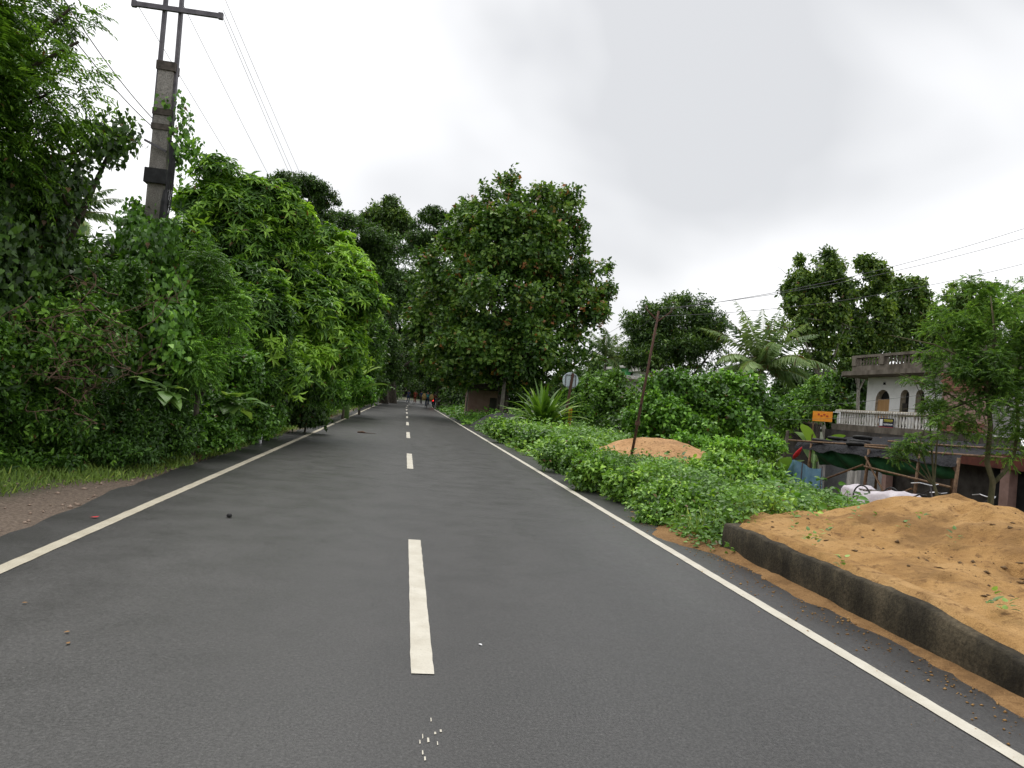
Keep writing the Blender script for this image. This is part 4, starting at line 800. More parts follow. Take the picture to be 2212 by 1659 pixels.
for i, (px_, py_) in enumerate([(1640, 1135), (1715, 1160), (1785, 1165), (1820, 1240), (1760, 1195), (2140, 1330), (1950, 1155), (2060, 1180), (1850, 1130), (2170, 1345), (1745, 1180), (1990, 1140)]):
    d = ray(px_, py_); t = 2.0/F
    while True:
        p = CAM+d*t
        if p[2] < mound_z(p[0], p[1]) or t > 12/F: break
        t += .03/F
    if t > 12/F: continue
    r_ = np.random.RandomState(200+i); b = np.array([p[0], p[1], float(mound_z(p[0], p[1]))])
    leafy('weed_sprig', 'weed sprig on the sand mound, '+['near the far kerb end', 'in the middle of the left slope', 'above the first dark clods', 'beside the kerb halfway along', 'low on the slope near the kerb', 'largest one at the near right', 'on the ridge below the rickshaw', 'under the right end of the ridge', 'just left of the ridge top', 'at the right picture edge', 'between kerb and left slope', 'right under the highest point'][i], 'weed', b, [(.03+.10*r_.uniform(), r_.uniform(0, 6.28), r_.uniform(.1, .9), .03, .055*r_.uniform(.6, 1.2), .034, .5, r_.uniform()) for _ in range(8)], M['taro'], 'taro', group='weed sprigs on the sand mound')

# ------------------------------------------------------------------ dry twigs
def dry_bush(name, label, c, n, size, seed):
    rs = np.random.RandomState(seed); b = np.array([c[0]-.9, c[1]+1.2, float(gz(c[0]-.9, c[1]+1.2))]); root = empty(name, b, label, 'dry bush')
    top = np.array(c); mb = MB(); mb.tube([b-[0, 0, .1], (b+top)/2+rs.normal(size=3)*.08, top], [.018, .015, .01], 6).build('stem', M['twig'], root)
    for i in range(n):
        d = unit(rs.normal(size=3)*np.array([1, .7, .7])+np.array([.2, -.3, .15])); L = size*rs.uniform(.5, 1.1); p = top+rs.normal(size=3)*size*.34; pts = [p]
        for j in range(5): d = unit(d+rs.normal(size=3)*.5-np.array([0, 0, .10])); pts.append(pts[-1]+d*L/5)
        mb = MB().tube(pts, list(np.linspace(.007, .0025, 6)), 5)
        for j in range(5):
            q = pts[rs.randint(1, 5)]; e = unit(d+rs.normal(size=3)*.9)*L*.3; mb.tube([q, q+e*.5+rs.normal(size=3)*.02, q+e], [.004, .003, .0015], 4)
        mb.build('branch', M['twig'], root)
    return root
dry_bush('dry_bush', 'leafless brown twigs tangled over the left shrubs', at(205, 735, 9.3), 34, .9, 1)
dry_bush('dry_bush', 'smaller dead brown stems under the tangled twigs', at(150, 800, 9.0), 16, .6, 2)

# ------------------------------------------------------------------ concrete power pole with steel head
pb = at(335, 470, 12.0); px0, pz0 = float(pb[0]), float(pb[2])
LEAN = np.array([-.018, 0, 1.0])
def pp(h, off=0.0, dy=0.0): return np.array([px0-.018*(h-pz0)+off, 12.0+dy, h])
gz0 = float(gz(px0, 12.0)); pole = empty('power_pole', (px0, 12.0, gz0), 'rectangular concrete power pole with a twin steel head and cross arm', 'utility pole')
TOPZ = 6.22
def taper(mb, z0, z1, w0, w1, d0, d1):
    V = []
    for z, w_, d_ in ((z0, w0, d0), (z1, w1, d1)):
        c = pp(z)
        for a, b in ((-1, -1), (1, -1), (1, 1), (-1, 1)): V.append(c+np.array([a*w_/2, b*d_/2, 0]))
    return mb.add(V, [(0, 3, 2, 1), (4, 5, 6, 7), (0, 1, 5, 4), (1, 2, 6, 5), (2, 3, 7, 6), (3, 0, 4, 7)])
taper(MB(), gz0-.3, TOPZ, .31, .225, .24, .18).build('shaft', M['pole'], pole)
for s_ in (-1, 1): MB().bar(pp(5.15, s_*.132), pp(7.6, s_*.118), .05, .085, (0, 1, 0)).build('steel_channel', M['steel'], pole)
ca, cb = at(290, 8, 11.93), at(477, 35, 11.93); MB().bar(ca, cb, .05, .075).build('cross_arm', M['steel'], pole)
for e in (ca, cb): MB().bar(e+[0, 0, -.05], e+[0, 0, .05], .07, .06, (0, 1, 0)).build('end_bracket', M['steel'], pole)
for z, hh, m in ((6.16, .14, 'pole_stain'), (5.42, .10, 'pole_stain'), (5.18, .09, 'pole_stain')): taper(MB(), z-hh/2, z+hh/2, .285, .285, .23, .23).build('clamp_band', M[m], pole)
taper(MB(), 4.27, 4.50, .34, .33, .32, .32).build('junction_box', M['blackp'], pole)
for i in range(5):
    r_ = np.random.RandomState(i); MB().tube([pp(5.1-.3*r_.uniform(), .16+.02*i, -.12), pp(4.6, .20+.02*i, -.16), pp(4.1, .17+.025*i, -.15), pp(3.75-.1*i, .13+.02*i, -.15)], .012, 5).build('cable', M['blackp'], pole)
MB().tube([pp(4.18, .17, -.14), pp(4.0, .17, -.14), pp(3.72, .17, -.14), pp(3.66, .17, -.14)], [.03, .055, .06, .03], 8).build('fuse_unit', M['blackp'], pole)
MB().bar(pp(4.92, -.2, -.16), pp(4.78, .14, -.16), .035, .03).build('bracket', M['steel'], pole)
plant('pole_creeper', 'thin creeper dangling from the upper side of the concrete pole', 'creeper',
      [lobe(392, 260, 12, 14, 45), lobe(400, 320, 12, 22, 50), lobe(385, 210, 12, 14, 22), lobe(390, 390, 12, 14, 30), lobe(355, 215, 11.7, 22, 10)], 'heart', 240, .075, 'vine', 15, r=0, crown='foliage', shell=.9, k=2, bias=.1)

# ------------------------------------------------------------------ overhead wires
def wire(label, a, b, sag, r=.005, group=None, n=24):
    a, b = np.array(a, float), np.array(b, float); pts = [a+(b-a)*t-np.array([0, 0, 4*sag*t*(1-t)]) for t in np.linspace(0, 1, n)]
    o = MB().tube(pts, r, 4).build('power_line', M['wire']); return tag(o, label, 'wire', group)
gl = 'wires along the left of the road'
zt = 7.16
wire('wire running down the road from the cross arm end over the trees', ca+[0, 0, .06], (-5.1, 66, 6.2), .8, group=gl)
wire('wire passing between the two steel channels of the pole', pp(7.5, -.02), (-4.5, 66, 6.6), .8, group=gl)
wire('inner of the close pair of wires at the cross arm tip', cb+[0, 0, .05], (-3.7, 66, 6.4), .75, group=gl)
wire('outer of the close pair of wires at the cross arm tip', cb+[.03, 0, .10], (-3.55, 66, 6.6), .7, group=gl)
wire('highest single wire right of the pole head', at(487, 0, 12.3), (-3.1, 66, 7.2), .75, group=gl)
wire('upper slanting service wire meeting the pole below its head', at(120, -30, 8.5), pp(5.33, -.17), .08, .007, gl)
wire('lower slanting service wire meeting the pole below its head', at(90, -10, 8.5), pp(5.2, -.17), .08, .007, gl)
wire('service wire sloping from the pole down behind the trees', pp(5.1, .16), at(500, 400, 24), .2, .006, gl)

# ------------------------------------------------------------------ leaning rusty pole and its wires
rb = at(1360, 1000, 17.0); rt = at(1423, 672, 17.0); rb[2] = float(gz(rb[0], rb[1]))-.1
rp = empty('rusty_pole', rb, 'thin rusty steel pole leaning behind the right verge', 'utility pole')
MB().tube([rb, rb+(rt-rb)*.5, rt], [.036, .033, .028], 10).build('shaft', M['rust'], rp, True)
MB().tube([rb+(rt-rb)*.27, rb+(rt-rb)*.30], [.062, .062], 10).build('collar', M['rust'], rp)
for s_ in (-1, 1): MB().bar(rt-[0, 0, .25], rt+[s_*.33, 0, .02], .03, .03).build('arm', M['rust'], rp)
for s_ in (-1, 1): MB().lathe(rt+[s_*.33, 0, .02], [(.02, 0), (.035, .03), (.02, .05), (.03, .08), (.01, .1)], 8).build('insulator', M['concrete'], rp)
gr_ = 'wires over the right-hand bushes'
wire('upper wire rising from the rusty pole across the tall trees', rt+[.33, 0, .1], at(2260, 478, 15), .25, .008, gr_)
wire('middle wire rising from the rusty pole across the tall trees', rt+[0, 0, .06], at(2260, 500, 15), .25, .008, gr_)
wire('lowest wire rising from the rusty pole across the tall trees', rt+[.0, 0, -.12], at(2260, 557, 15), .3, .008, gr_)
wire('wire from the rusty pole into the flushed tree', rt+[-.33, 0, .1], at(1300, 725, 30), .1, .006, gr_)
wire('lower wire from the rusty pole into the flushed tree', rt+[-.05, 0, -.12], at(1300, 745, 30), .1, .006, gr_)
wire('upper thin wire crossing in front of the white house', at(1640, 880, 30), at(2000, 852, 19), .1, .006, gr_)
wire('lower thin wire crossing in front of the white house', at(1640, 905, 30), at(2000, 890, 19), .1, .006, gr_)

# ------------------------------------------------------------------ round sign seen from behind
sb = G(1212, 950); sY = float(sb[1]); st = at(1238, 806, sY); sb[2] = float(gz(sb[0], sb[1]))-.1; sc_ = at(1233, 822, sY)
rsn = empty('round_sign', sb, 'round traffic sign seen from its grey back on a rusty post', 'traffic sign')
MB().bar(sb, st+np.array([0, 0, .0]), .10, .07, (0, 1, 0)).build('post', M['rust'], rsn)
MB().lathe(sc_+[0, .05, 0], [(.33, 0), (.335, .004), (.335, .012), (.33, .016)], 40, 1).build('disc', M['galv'], rsn)
fz = .27
for a, b in (((-.21, -fz), (-.21, .22)), ((.21, -fz), (.21, .22)), ((-.21, .22), (.21, .22)), ((-.21, -fz), (.21, -fz))):
    MB().bar(sc_+[a[0], .03, a[1]], sc_+[b[0], .03, b[1]], .03, .03, (0, 1, 0)).build('back_frame', M['steel'], rsn)
mp_ = at(1228, 902, sY-.05); pl = MB().add([mp_+np.array(q) for q in ((-.02, 0, .40), (.11, 0, .40), (.13, 0, .36), (.13, 0, -.30), (.02, 0, -.42), (-.02, 0, -.40))] + [mp_+np.array(q)+[0, .012, 0] for q in ((-.02, 0, .40), (.11, 0, .40), (.13, 0, .36), (.13, 0, -.30), (.02, 0, -.42), (-.02, 0, -.40))],
     [(0, 1, 2, 3, 4, 5), (11, 10, 9, 8, 7, 6)]+[(i, (i+1) % 6, 6+(i+1) % 6, 6+i) for i in range(6)]).build('marker_plate', M['yellow'], rsn)
for i in range(7):
    c = mp_+[.065, -.006, .28-.09*i]; MB().torus(c, .026, .007, (0, 1, 0), 10, 4).build('plate_mark', M['rust'], pl)

# ------------------------------------------------------------------ hut, red board and stones under the flushed tree
hx0, hx1, hY = gx(1008, 45), gx(1080, 45), 45.0; hz = float(gz(4.5, 45))
hut = empty('roadside_hut', (hx0, hY, hz), 'small brown plaster hut with a dark overhanging roof under the flushed tree', 'hut')
MB().box((hx0, hY, hz-.1), (hx1, hY+2.2, 1.95), .02).build('wall', M['pink'], hut)
MB().box((hx0-.25, hY-.55, 1.96), (hx1+.3, hY+2.5, 2.1), .02).build('roof', M['concrete_dark'], hut)
for x_ in (hx0-.12, hx1+.1): MB().tube([(x_, hY-.4, hz-.1), (x_+.03, hY-.4, 1.95)], .06, 8).build('post', M['bark_pale'], hut)
MB().box((hx0+.3, hY-.5, hz), (hx1-.2, hY-.3, .3), .02).build('step', M['concrete'], hut)
MB().box((hx1-.75, hY-.02, hz), (hx1-.15, hY+.02, 1.5)).build('door', M['concrete_dark'], hut)
q = at(1084, 870, 40); bz = at(1078, 800, 40)
rbd = empty('red_board', (q[0], 40, float(gz(q[0], 40))), 'rusty red and yellow signboard on a stout post under the flushed tree', 'signboard')
MB().tube([(q[0], 40, float(gz(q[0], 40))-.1), (q[0]+.02, 40, 1.2), (q[0]+.04, 40, bz[2]-.2)], [.14, .11, .09], 9).build('post', M['bark_pale'], rbd, True)
bd = MB().box((bz[0]-.45, 39.86, bz[2]-.3), (bz[0]+.45, 39.9, bz[2]+.3), .01).build('board', M['redboard'], rbd)
MB().box((bz[0]-.45, 39.845, bz[2]-.3), (bz[0]-.32, 39.857, bz[2]+.05)).build('yellow_corner', M['yellow'], bd)
MB().box((bz[0]-.3, 39.845, bz[2]+.2), (bz[0]+.45, 39.857, bz[2]+.26)).build('yellow_band', M['yellow'], bd)
for i, (px_, py_, s_) in enumerate([(952, 880, .35), (966, 883, .42), (973, 884, .3)]):
    p = G(px_, py_, .1); n_ = MB(); rs = np.random.RandomState(i)
    n_.lathe((p[0], p[1], p[2]-.15), [(.05, 0), (s_*.9, .05), (s_, .2*s_*2), (s_*.7, .5*s_*2), (.04, .62*s_*2)], 9)
    tag(n_.build('boulder', M['stone' if i else 'concrete_dark'], None, True), ['dark boulder on the right verge before the hut', 'larger of the two pale boulders on the right verge', 'smaller of the two pale boulders on the right verge'][i], 'boulder')

# ------------------------------------------------------------------ two far houses left of the rusty pole
def far_house(name, label, x0, x1, y0, y1, z1, wall, m_roof, win, par):
    b = (x0, y0, float(gz((x0+x1)/2, y0))); h = empty(name, b, label, 'house')
    MB().box((x0, y0, b[2]-.5), (x1, y1, z1)).build('wall', wall, h); rf = MB().box((x0-.5, y0-.6, z1+.002), (x1+.5, y1+.5, z1+.28), .02).build('roof_slab', m_roof, h)
    for i in range(par): MB().box((x0-.4+i*(x1-x0+.6)/par, y0-.5, z1+.285), (x0-.4+i*(x1-x0+.6)/par+.35, y0-.35, z1+.55)).build('parapet_block', M['whitedirty'], rf)
    for (a, c, zz, hh) in win:
        w_ = MB().box((x0+a, y0-.05, zz), (x0+c, y0-.002, zz+hh)).build('window', M['concrete_dark'], h); MB().box((x0+a-.06, y0-.09, zz-.08), (x0+c+.06, y0-.052, zz-.002)).build('sill', M['whitedirty'], w_)
    return h
p = at(1345, 850, 60); far_house('grey_roof_house', 'small white house with a weathered flat roof beyond the bushes', float(p[0]), float(p[0])+2.3, 60, 66, float(at(1360, 825, 60)[2]), M['whitedirty'], M['concrete'], [(.4, 1.0, .9, .9), (1.4, 2.0, .9, .9)], 7)
p = at(1352, 815, 75); z_ = float(at(1370, 797, 75)[2]); far_house('green_wall_house', 'green and white walled house peeping over the grey-roofed house', float(p[0]), float(p[0])+2.2, 75, 82, z_, M['green_wall'], M['whitedirty'], [(.5, 1.2, z_-1.4, .9)], 3)
p = at(1385, 815, 72); z_ = float(at(1390, 803, 72)[2]); far_house('cream_house', 'cream upper storey with small square openings behind the rusty pole', float(p[0]), float(p[0])+2.4, 72, 80, z_, M['white'], M['whitedirty'], [(.3, .8, z_-1.0, .5), (1.1, 1.6, z_-1.0, .5)], 4)

# ------------------------------------------------------------------ white house with balcony
XW, XB, XS = 24.0, 22.5, 22.0            # upper wall, balcony front, shop front
hzg = -2.05
house = empty('white_house', (XS, 27, hzg), 'two-storey white house with arched windows, balustraded balcony and roof parapet', 'house')
YL = 34.6; ZF, ZC = 1.80, 4.395           # upper floor and ceiling; left end of the upper storey
def warch(px_a, px_b, py_top):
    ya, yb = float(atX(px_a, 870, XW)[1]), float(atX(px_b, 870, XW)[1]); return min(ya, yb), max(ya, yb), float(atX((px_a+px_b)/2, py_top, XW)[2])
wins = sorted([warch(1891, 1921, 842), warch(1944, 1963, 842), warch(1977, 1996, 842)])
def arch_wall():
    """front wall at XW with arched openings, cut as strips"""
    V = []; FI = []; yb = [24.5]; 
    def quad(y0, z0, y1, z1, z2, z3):
        k = len(V); V.extend([(XW, y0, z0), (XW, y1, z1), (XW, y1, z2), (XW, y0, z3)]); FI.append((k, k+1, k+2, k+3))
    y = 24.5
    for (a, b, zt_) in wins:
        quad(y, ZF, a, ZF, ZC, ZC); r = (b-a)/2; sp = zt_-r
        n = 10
        for i in range(n):
            t0, t1 = math.pi-math.pi*i/n, math.pi-math.pi*(i+1)/n; y0_, y1_ = (a+b)/2+r*math.cos(t0), (a+b)/2+r*math.cos(t1)
            quad(y0_, sp+r*math.sin(t0), y1_, sp+r*math.sin(t1), ZC, ZC)
        y = b
    quad(y, ZF, YL, ZF, ZC, ZC)
    k = len(V); V.extend([(XW, YL, ZF), (XW+6, YL, ZF), (XW+6, YL, ZC), (XW, YL, ZC)]); FI.append((k, k+1, k+2, k+3))
    me = bpy.data.meshes.new('wall'); me.from_pydata(V, [], FI); me.update(); return me
hw = link('wall', arch_wall(), M['white'], house)
for i, (a, b, zt_) in enumerate(wins):
    r = (b-a)/2; mb = MB(); prof = [(a, ZF)]+[((a+b)/2+r*math.cos(math.pi-math.pi*j/10), zt_-r+r*math.sin(math.pi-math.pi*j/10)) for j in range(11)]+[(b, ZF)]
    V = [(XW, y, z) for y, z in prof]+[(XW+.3, y, z) for y, z in prof]; n = len(prof); wv = mb.add(V, [(j, j+1, n+j+1, n+j) for j in range(n-1)]).build('window', M['frieze'], house)
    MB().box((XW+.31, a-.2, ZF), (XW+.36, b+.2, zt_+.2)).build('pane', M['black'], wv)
    if i == 2: MB().box((XW+.12, a+.02, ZF), (XW+.16, b-.02, zt_-r+.05)).build('curtain', M['ochre'], wv)
    if i == 1: MB().box((XW+.12, a+.25, ZF), (XW+.16, b-.02, zt_-r-.35)).build('curtain', M['concrete_dark'], wv)
for y_ in (float(atX(1912, 827, XW)[1]), float(atX(1985, 827, XW)[1])): MB().box((XW-.06, y_-.06, 4.0), (XW-.002, y_+.06, 4.12)).build('wall_vent', M['black'], house)
# balcony with turned balusters, curved at its far end
slab = MB(); arc = [(XB+1.5-1.5*math.cos(t), YL+.0+1.0*math.sin(t)*.9) for t in np.linspace(0, math.pi/2, 8)]
out_ = [(XB, 26.5)]+arc+[(XW+1.5, YL+.9), (XW+1.5, 26.5)]
def prism(mb, poly, z0, z1):
    n = len(poly); V = [(x, y, z0) for x, y in poly]+[(x, y, z1) for x, y in poly]; return mb.add(V, [tuple(range(n-1, -1, -1)), tuple(range(n, 2*n))]+[(i, (i+1) % n, n+(i+1) % n, n+i) for i in range(n)])
def inset(poly, dx_): return [(x+dx_, y) for x, y in poly]
prism(MB(), [(XB-.22, 26.4)]+[(x-.22, y+.12) for x, y in arc]+[(XW+1.5, YL+1.05), (XW+1.5, 26.4)], 1.48, 1.79).build('balcony_slab', M['concrete'], house)
rail_pts = [(XB, y) for y in np.linspace(27, YL, 24)]+arc[1:]
def along(pts, step):
    out, acc = [], 0.0
    for (a, b), (c, d) in zip(pts[:-1], pts[1:]):
        L = math.hypot(c-a, d-b); t = (step-acc) if acc else 0
        while t <= L: out.append((a+(c-a)*t/L, b+(d-b)*t/L)); t += step
        acc = L-(t-step)
    return out
bal = MB().lathe((0, 0, 0), [(.055, 0), (.055, .06), (.035, .1), (.065, .26), (.05, .42), (.035, .5), (.055, .55), (.055, .62)], 10).build('baluster', M['whitedirty'], house, True); first = True
for (x_, y_) in along(rail_pts, .21):
    o = bal if first else bal.copy()
    if not first: COL.objects.link(o)
    first = False; o.location = (x_+.06, y_, 1.79)
rl = MB()
for i, z0 in ((0, 2.41), ):
    prism(rl, [(x-.07, y) for x, y in rail_pts]+[(x+.16, y-.03) for x, y in reversed(rail_pts)], 2.41, 2.56)
rail = rl.build('rail', M['frieze'], house)
for (x_, y_) in along(rail_pts, .17): MB().box((x_-.10, y_-.05, 2.43), (x_-.073, y_+.05, 2.53), .01).build('frieze_block', M['whitedirty'], rail)
# eave and roof parapet
prism(MB(), [(XB+.25, 24.4), (XB+.25, YL+.4), (XB+.8, YL+1.3), (XW+6, YL+1.3), (XW+6, 24.4)], 4.40, 4.62).build('eave_slab', M['concrete'], house)
prism(MB(), [(XB+.6, 24.4), (XB+.6, YL+.1), (XB+1.3, YL+.9), (XB+1.4, YL+.9), (XB+.75, YL+.05), (XB+.75, 24.4)], 4.622, 4.92).build('parapet_base', M['concrete'], house)
prism(MB(), [(XB+.55, 24.4), (XB+.55, YL+.12), (XB+1.28, YL+.95), (XB+1.45, YL+.95), (XB+.8, YL+.05), (XB+.8, 24.4)], 5.34, 5.47).build('parapet_rail', M['concrete'], house)
pb2 = MB().lathe((0, 0, 0), [(.05, 0), (.05, .05), (.03, .1), (.06, .22), (.03, .34), (.05, .42)], 8).build('parapet_baluster', M['concrete'], house, True); first = True
for y_ in np.arange(25, YL, .24):
    o = pb2 if first else pb2.copy()
    if not first: COL.objects.link(o)
    first = False; o.location = (XB+.68, y_, 4.922)
for y_ in (26, 29.2, 32.3, YL-.1): MB().box((XB+.53, y_-.16, 4.922), (XB+.84, y_+.16, 5.338), .01).build('parapet_pier', M['concrete'], house)
# unfinished brick bay right of the balcony
for r_i in range(18):
    for c_i in range(9):
        if 3 <= r_i <= 11: continue
        y_ = 24.7+c_i*.26+(.13 if r_i % 2 else 0); z_ = 1.82+r_i*.137
        MB().box((XB-.35+.01*((r_i*7+c_i*5) % 3), y_, z_), (XB-.12, y_+.24, z_+.12)).build('brick', M['brick' if (r_i > 9 or r_i < 3) else 'pink'], house)
MB().box((XB-.30, 24.6, 1.80), (XB-.125, 27.05, 4.29)).build('mortar_core', M['pink'], house)
# lower storey
MB().box((XS-.1, 10, .55), (XS+.25, 34.8, 1.47)).build('lintel_beam', M['concrete_dark'], house)  # shade under the balcony slab is put into the near-black beam colour
MB().box((XS+.5, 10, hzg-.1), (XS+6, 34.8, 1.46)).build('shop_wall', M['concrete_dark'], house)
MB().box((XS-.12, 12, .56), (XS-.105, 25.5, 1.1)).build('fascia_board', M['fascia'], house)
def shutter(y0, y1, z1, name='shutter'):
    n = 34; V = []; FI = []
    for i in range(n*2+1):
        z = hzg+(z1-hzg)*i/(2*n); x = XS+.18-(.03 if i % 2 else 0); V += [(x, y0, z), (x, y1, z)]
    FI = [(2*i, 2*i+1, 2*i+3, 2*i+2) for i in range(2*n)]
    return link(name, make_mesh('shutter', V, FI, 4), M['shutter'], house)
yy = lambda px_, py_=1020: float(atX(px_, py_, XS)[1])
shutter(yy(1832), yy(1774), .54); shutter(yy(1908), yy(1852), .54); MB().box((XS+.3, 14, hzg), (XS+.34, 24.2, .54)).build('opening_shade_panel', M['black'], house)  # the black panel paints the shade inside the shop front
for a, b, m in ((yy(1843), yy(1832)+.0, 'whitedirty'), (yy(1776), yy(1770), 'whitedirty'), (yy(1853), yy(1849), 'whitedirty'), (yy(1917), yy(1908), 'pink'), (yy(2184), yy(2164), 'pink')):
    MB().box((XS-.05, a, hzg-.1), (XS+.3, b, .548)).build('column', M[m], house)
# banner hung on the balcony
ya, yb_ = float(atX(1936, 905, XB)[1]), float(atX(1904, 905, XB)[1]); zb0, zb1 = 1.72, 2.22
bn = empty('shop_banner', (XB-.12, ya, zb0), 'dark printed banner with yellow script tied to the white balcony', 'banner')
MB().box((XB-.125, ya, zb0), (XB-.11, yb_, zb1)).build('sheet', M['banner_dark'], bn)
MB().box((XB-.132, ya, zb0), (XB-.126, yb_, zb0+.09)).build('red_strip', M['banner_red'], bn)
MB().box((XB-.132, yb_-.28, zb0+.14), (XB-.126, yb_-.08, zb1-.05)).build('picture', M['ink_white'], bn)
for row, (zz, hh, mm) in enumerate(((zb0+.31, .13, 'ink_yellow'), (zb0+.15, .09, 'ink_white'))):
    y_ = ya+.06
    MB().box((XB-.132, ya+.06, zz+hh-.02), (XB-.126, yb_-.34, zz+hh)).build('script_headline', M[mm], bn)
    rs = np.random.RandomState(row)
    while y_ < yb_-.4:
        w_ = rs.uniform(.03, .07); MB().tube([(XB-.128, y_, zz+hh-.02), (XB-.128, y_+w_*.2, zz+hh*.4), (XB-.128, y_+w_, zz+hh*.1), (XB-.128, y_+w_*.9, zz+hh*.7)], .008, 4).build('script_stroke', M[mm], bn); y_ += w_+.025

# ------------------------------------------------------------------ tarpaulin shed
gs = -1.75
shed = empty('tarpaulin_shed', (16.5, 23, gs), 'bamboo shed with a sagging black tarpaulin roof and green net', 'shed')
def roof_z(x, y): return .80+.16*(x-16)-.045*(27-y)*-0.35
def tarp_mesh():
    nx, ny = 16, 60; V = []; rs = np.random.RandomState(3)
    for j in range(ny):
        y = 18.6+8.7*j/(ny-1)
        for i in range(nx):
            s = i/(nx-1); x = 15.75+3.6*s; p = np.array([x, y, 0])
            z = roof_z(x, y)+.05*wob(p, 2.2, 3)+.035*wob(p, 6, 1)
            if i == 0: z -= .22+.08*wob(p, 2.5, 5); x += .05
            if i == 1: z += .03
            V.append((x, y, z))
    k = np.arange(nx-1)[None]+np.arange(ny-1)[:, None]*nx
    return make_mesh('tarpaulin', V, np.stack([k, k+1, k+nx+1, k+nx], -1).reshape(-1, 4), 4)
link('tarpaulin', tarp_mesh(), M['tarp'], shed, smooth=True)
posts = [(15.85, 26.3), (15.85, 22.75), (15.85, 20.3), (15.85, 18.7), (19.0, 26.5), (19.0, 22.5)]
for (x_, y_) in posts: MB().tube([(x_, y_, gs-.2), (x_+.02, y_-.05, -.4), (x_+.05, y_-.1, roof_z(x_, y_)+.02)], [.065, .055, .05], 8).build('bamboo_post', M['bamboo'], shed, True)
for a, b in (((15.8, 22.7, .6), (15.8, 20.5, -1.6)), ((15.8, 20.3, -.2), (15.8, 22.6, -1.2)), ((15.82, 26.2, -.9), (15.82, 22.8, .3)), ((15.8, 22.7, .25), (15.8, 18.7, .05))): MB().tube([a, b], .035, 7).build('brace', M['bamboo'], shed)
for (ax_, ay, bx_, by) in ((15.72, 27.6, 16.4, 22.4), (15.9, 22.9, 16.1, 17.2), (17.6, 24, 17.9, 18.2)):
    MB().tube([(ax_, ay, roof_z(ax_, ay)+.09), ((ax_+bx_)/2, (ay+by)/2, roof_z((ax_+bx_)/2, (ay+by)/2)+.075), (bx_, by, roof_z(bx_, by)+.10)], .038, 7).build('bamboo_pole', M['bamboo'], shed, True)
def net_mesh():
    ny, nz_ = 40, 8; V = []
    for j in range(ny):
        y = 19.0+7.2*j/(ny-1); low = .62-.30-.10*math.sin((j/(ny-1))*math.pi)-.05*math.sin(j*.5)-.30*(j/(ny-1))
        for i in range(nz_): s = i/(nz_-1); V.append((15.98+.12*math.sin(j*.8+i*.5)+.35*s*s, y, .62+(low-.62)*s))
    k = np.arange(nz_-1)[None]+np.arange(ny-1)[:, None]*nz_; return make_mesh('green_net', V, np.stack([k, k+1, k+nz_+1, k+nz_], -1).reshape(-1, 4), 4)
link('green_net', net_mesh(), M['net'], shed, smooth=True)
for i, (px_, py_, x_, lab) in enumerate(((1775, 954, 16.35, 'tyre lying on the tarpaulin nearest its ragged left corner'), (1808, 949, 17.2, 'tyre on the tarpaulin edge before the banana leaves'), (1857, 953, 16.8, 'large tyre in the middle of the tarpaulin roof'), (1863, 944, 18.0, 'tyre at the back of the tarpaulin roof'), (1851, 961, 16.2, 'tyre half sunk at the front hem of the tarpaulin'))):
    p = atX(px_, py_, x_); tag(MB().torus((x_, p[1], roof_z(x_, p[1])+.09), .31, .062, (.05, .03*i, 1), 26, 8).build('tyre', M['rubber'], None, True), lab, 'tyre', 'tyres weighing down the tarpaulin')
# blue sheet fence, leaning post, red bag, orange board, boundary wall
bl = empty('blue_sheet', (15, 25, gs), 'sagging blue plastic sheet fence left of the tarpaulin shed', 'screen')
def sheet():
    n = 24; V = []
    for j in range(n):
        y = 23.9+2.5*j/(n-1); x = 15.0+.05*math.sin(j*.7); top = .02-.10*math.sin(j/(n-1)*math.pi*2)
        V += [(x, y, gs), (x+.05*math.cos(j), y, gs*.5), (x, y, top)]
    FI = [(3*j+k, 3*j+k+1, 3*j+k+4, 3*j+k+3) for j in range(n-1) for k in range(2)]; return make_mesh('sheet', V, FI, 4)
link('sheet', sheet(), M['blue'], bl, smooth=True)
for y_ in (23.9, 25.2, 26.4): MB().tube([(14.95, y_, gs-.2), (14.96, y_-.03, .06)], .022, 6).build('stake', M['steel'], bl)
p0, p1 = atX(1688, 1000, 15.3), atX(1702, 930, 15.3); p0[2] = gs-.2; tag(MB().tube([p0, (p0+p1)/2+[.02, .03, 0], p1], [.08, .075, .06], 8).build('leaning_post', M['bark'], None, True), 'dark leaning wooden post among the banana plants', 'post')
rbag = atX(1722, 978, 15.6); rs = np.random.RandomState(4)
bgx = empty('red_bag', rbag, 'bright red cloth hanging at the left end of the tarpaulin', 'cloth')
MB().tube([rbag+[0, .25, -.26], rbag+[0, .16, -.16], rbag+[.02, 0, -.02], rbag+[0, -.2, .14], rbag+[0, -.3, .25]], [.03, .08, .09, .055, .015], 9).build('cloth', M['redcloth'], bgx, True); MB().tube([rbag+[0, 0, .25], rbag+[.25, -.1, .5]], .015, 5).build('cord', M['blackp'], bgx)
ob0, ob1 = atX(1757, 888, 16.8), atX(1797, 912, 16.8)
ob = empty('orange_board', (16.8, float(ob0[1]), gs), 'bright orange board on a thin pole above the banana leaves', 'signboard')
MB().box((16.78, float(ob1[1]), float(ob1[2])), (16.81, float(ob0[1]), float(ob0[2])), .004).build('board', M['orange'], ob)
MB().tube([(16.84, float(ob0[1]), gs), (16.84, float(ob0[1]), float(ob0[2]))], .03, 7).build('pole', M['bamboo'], ob)
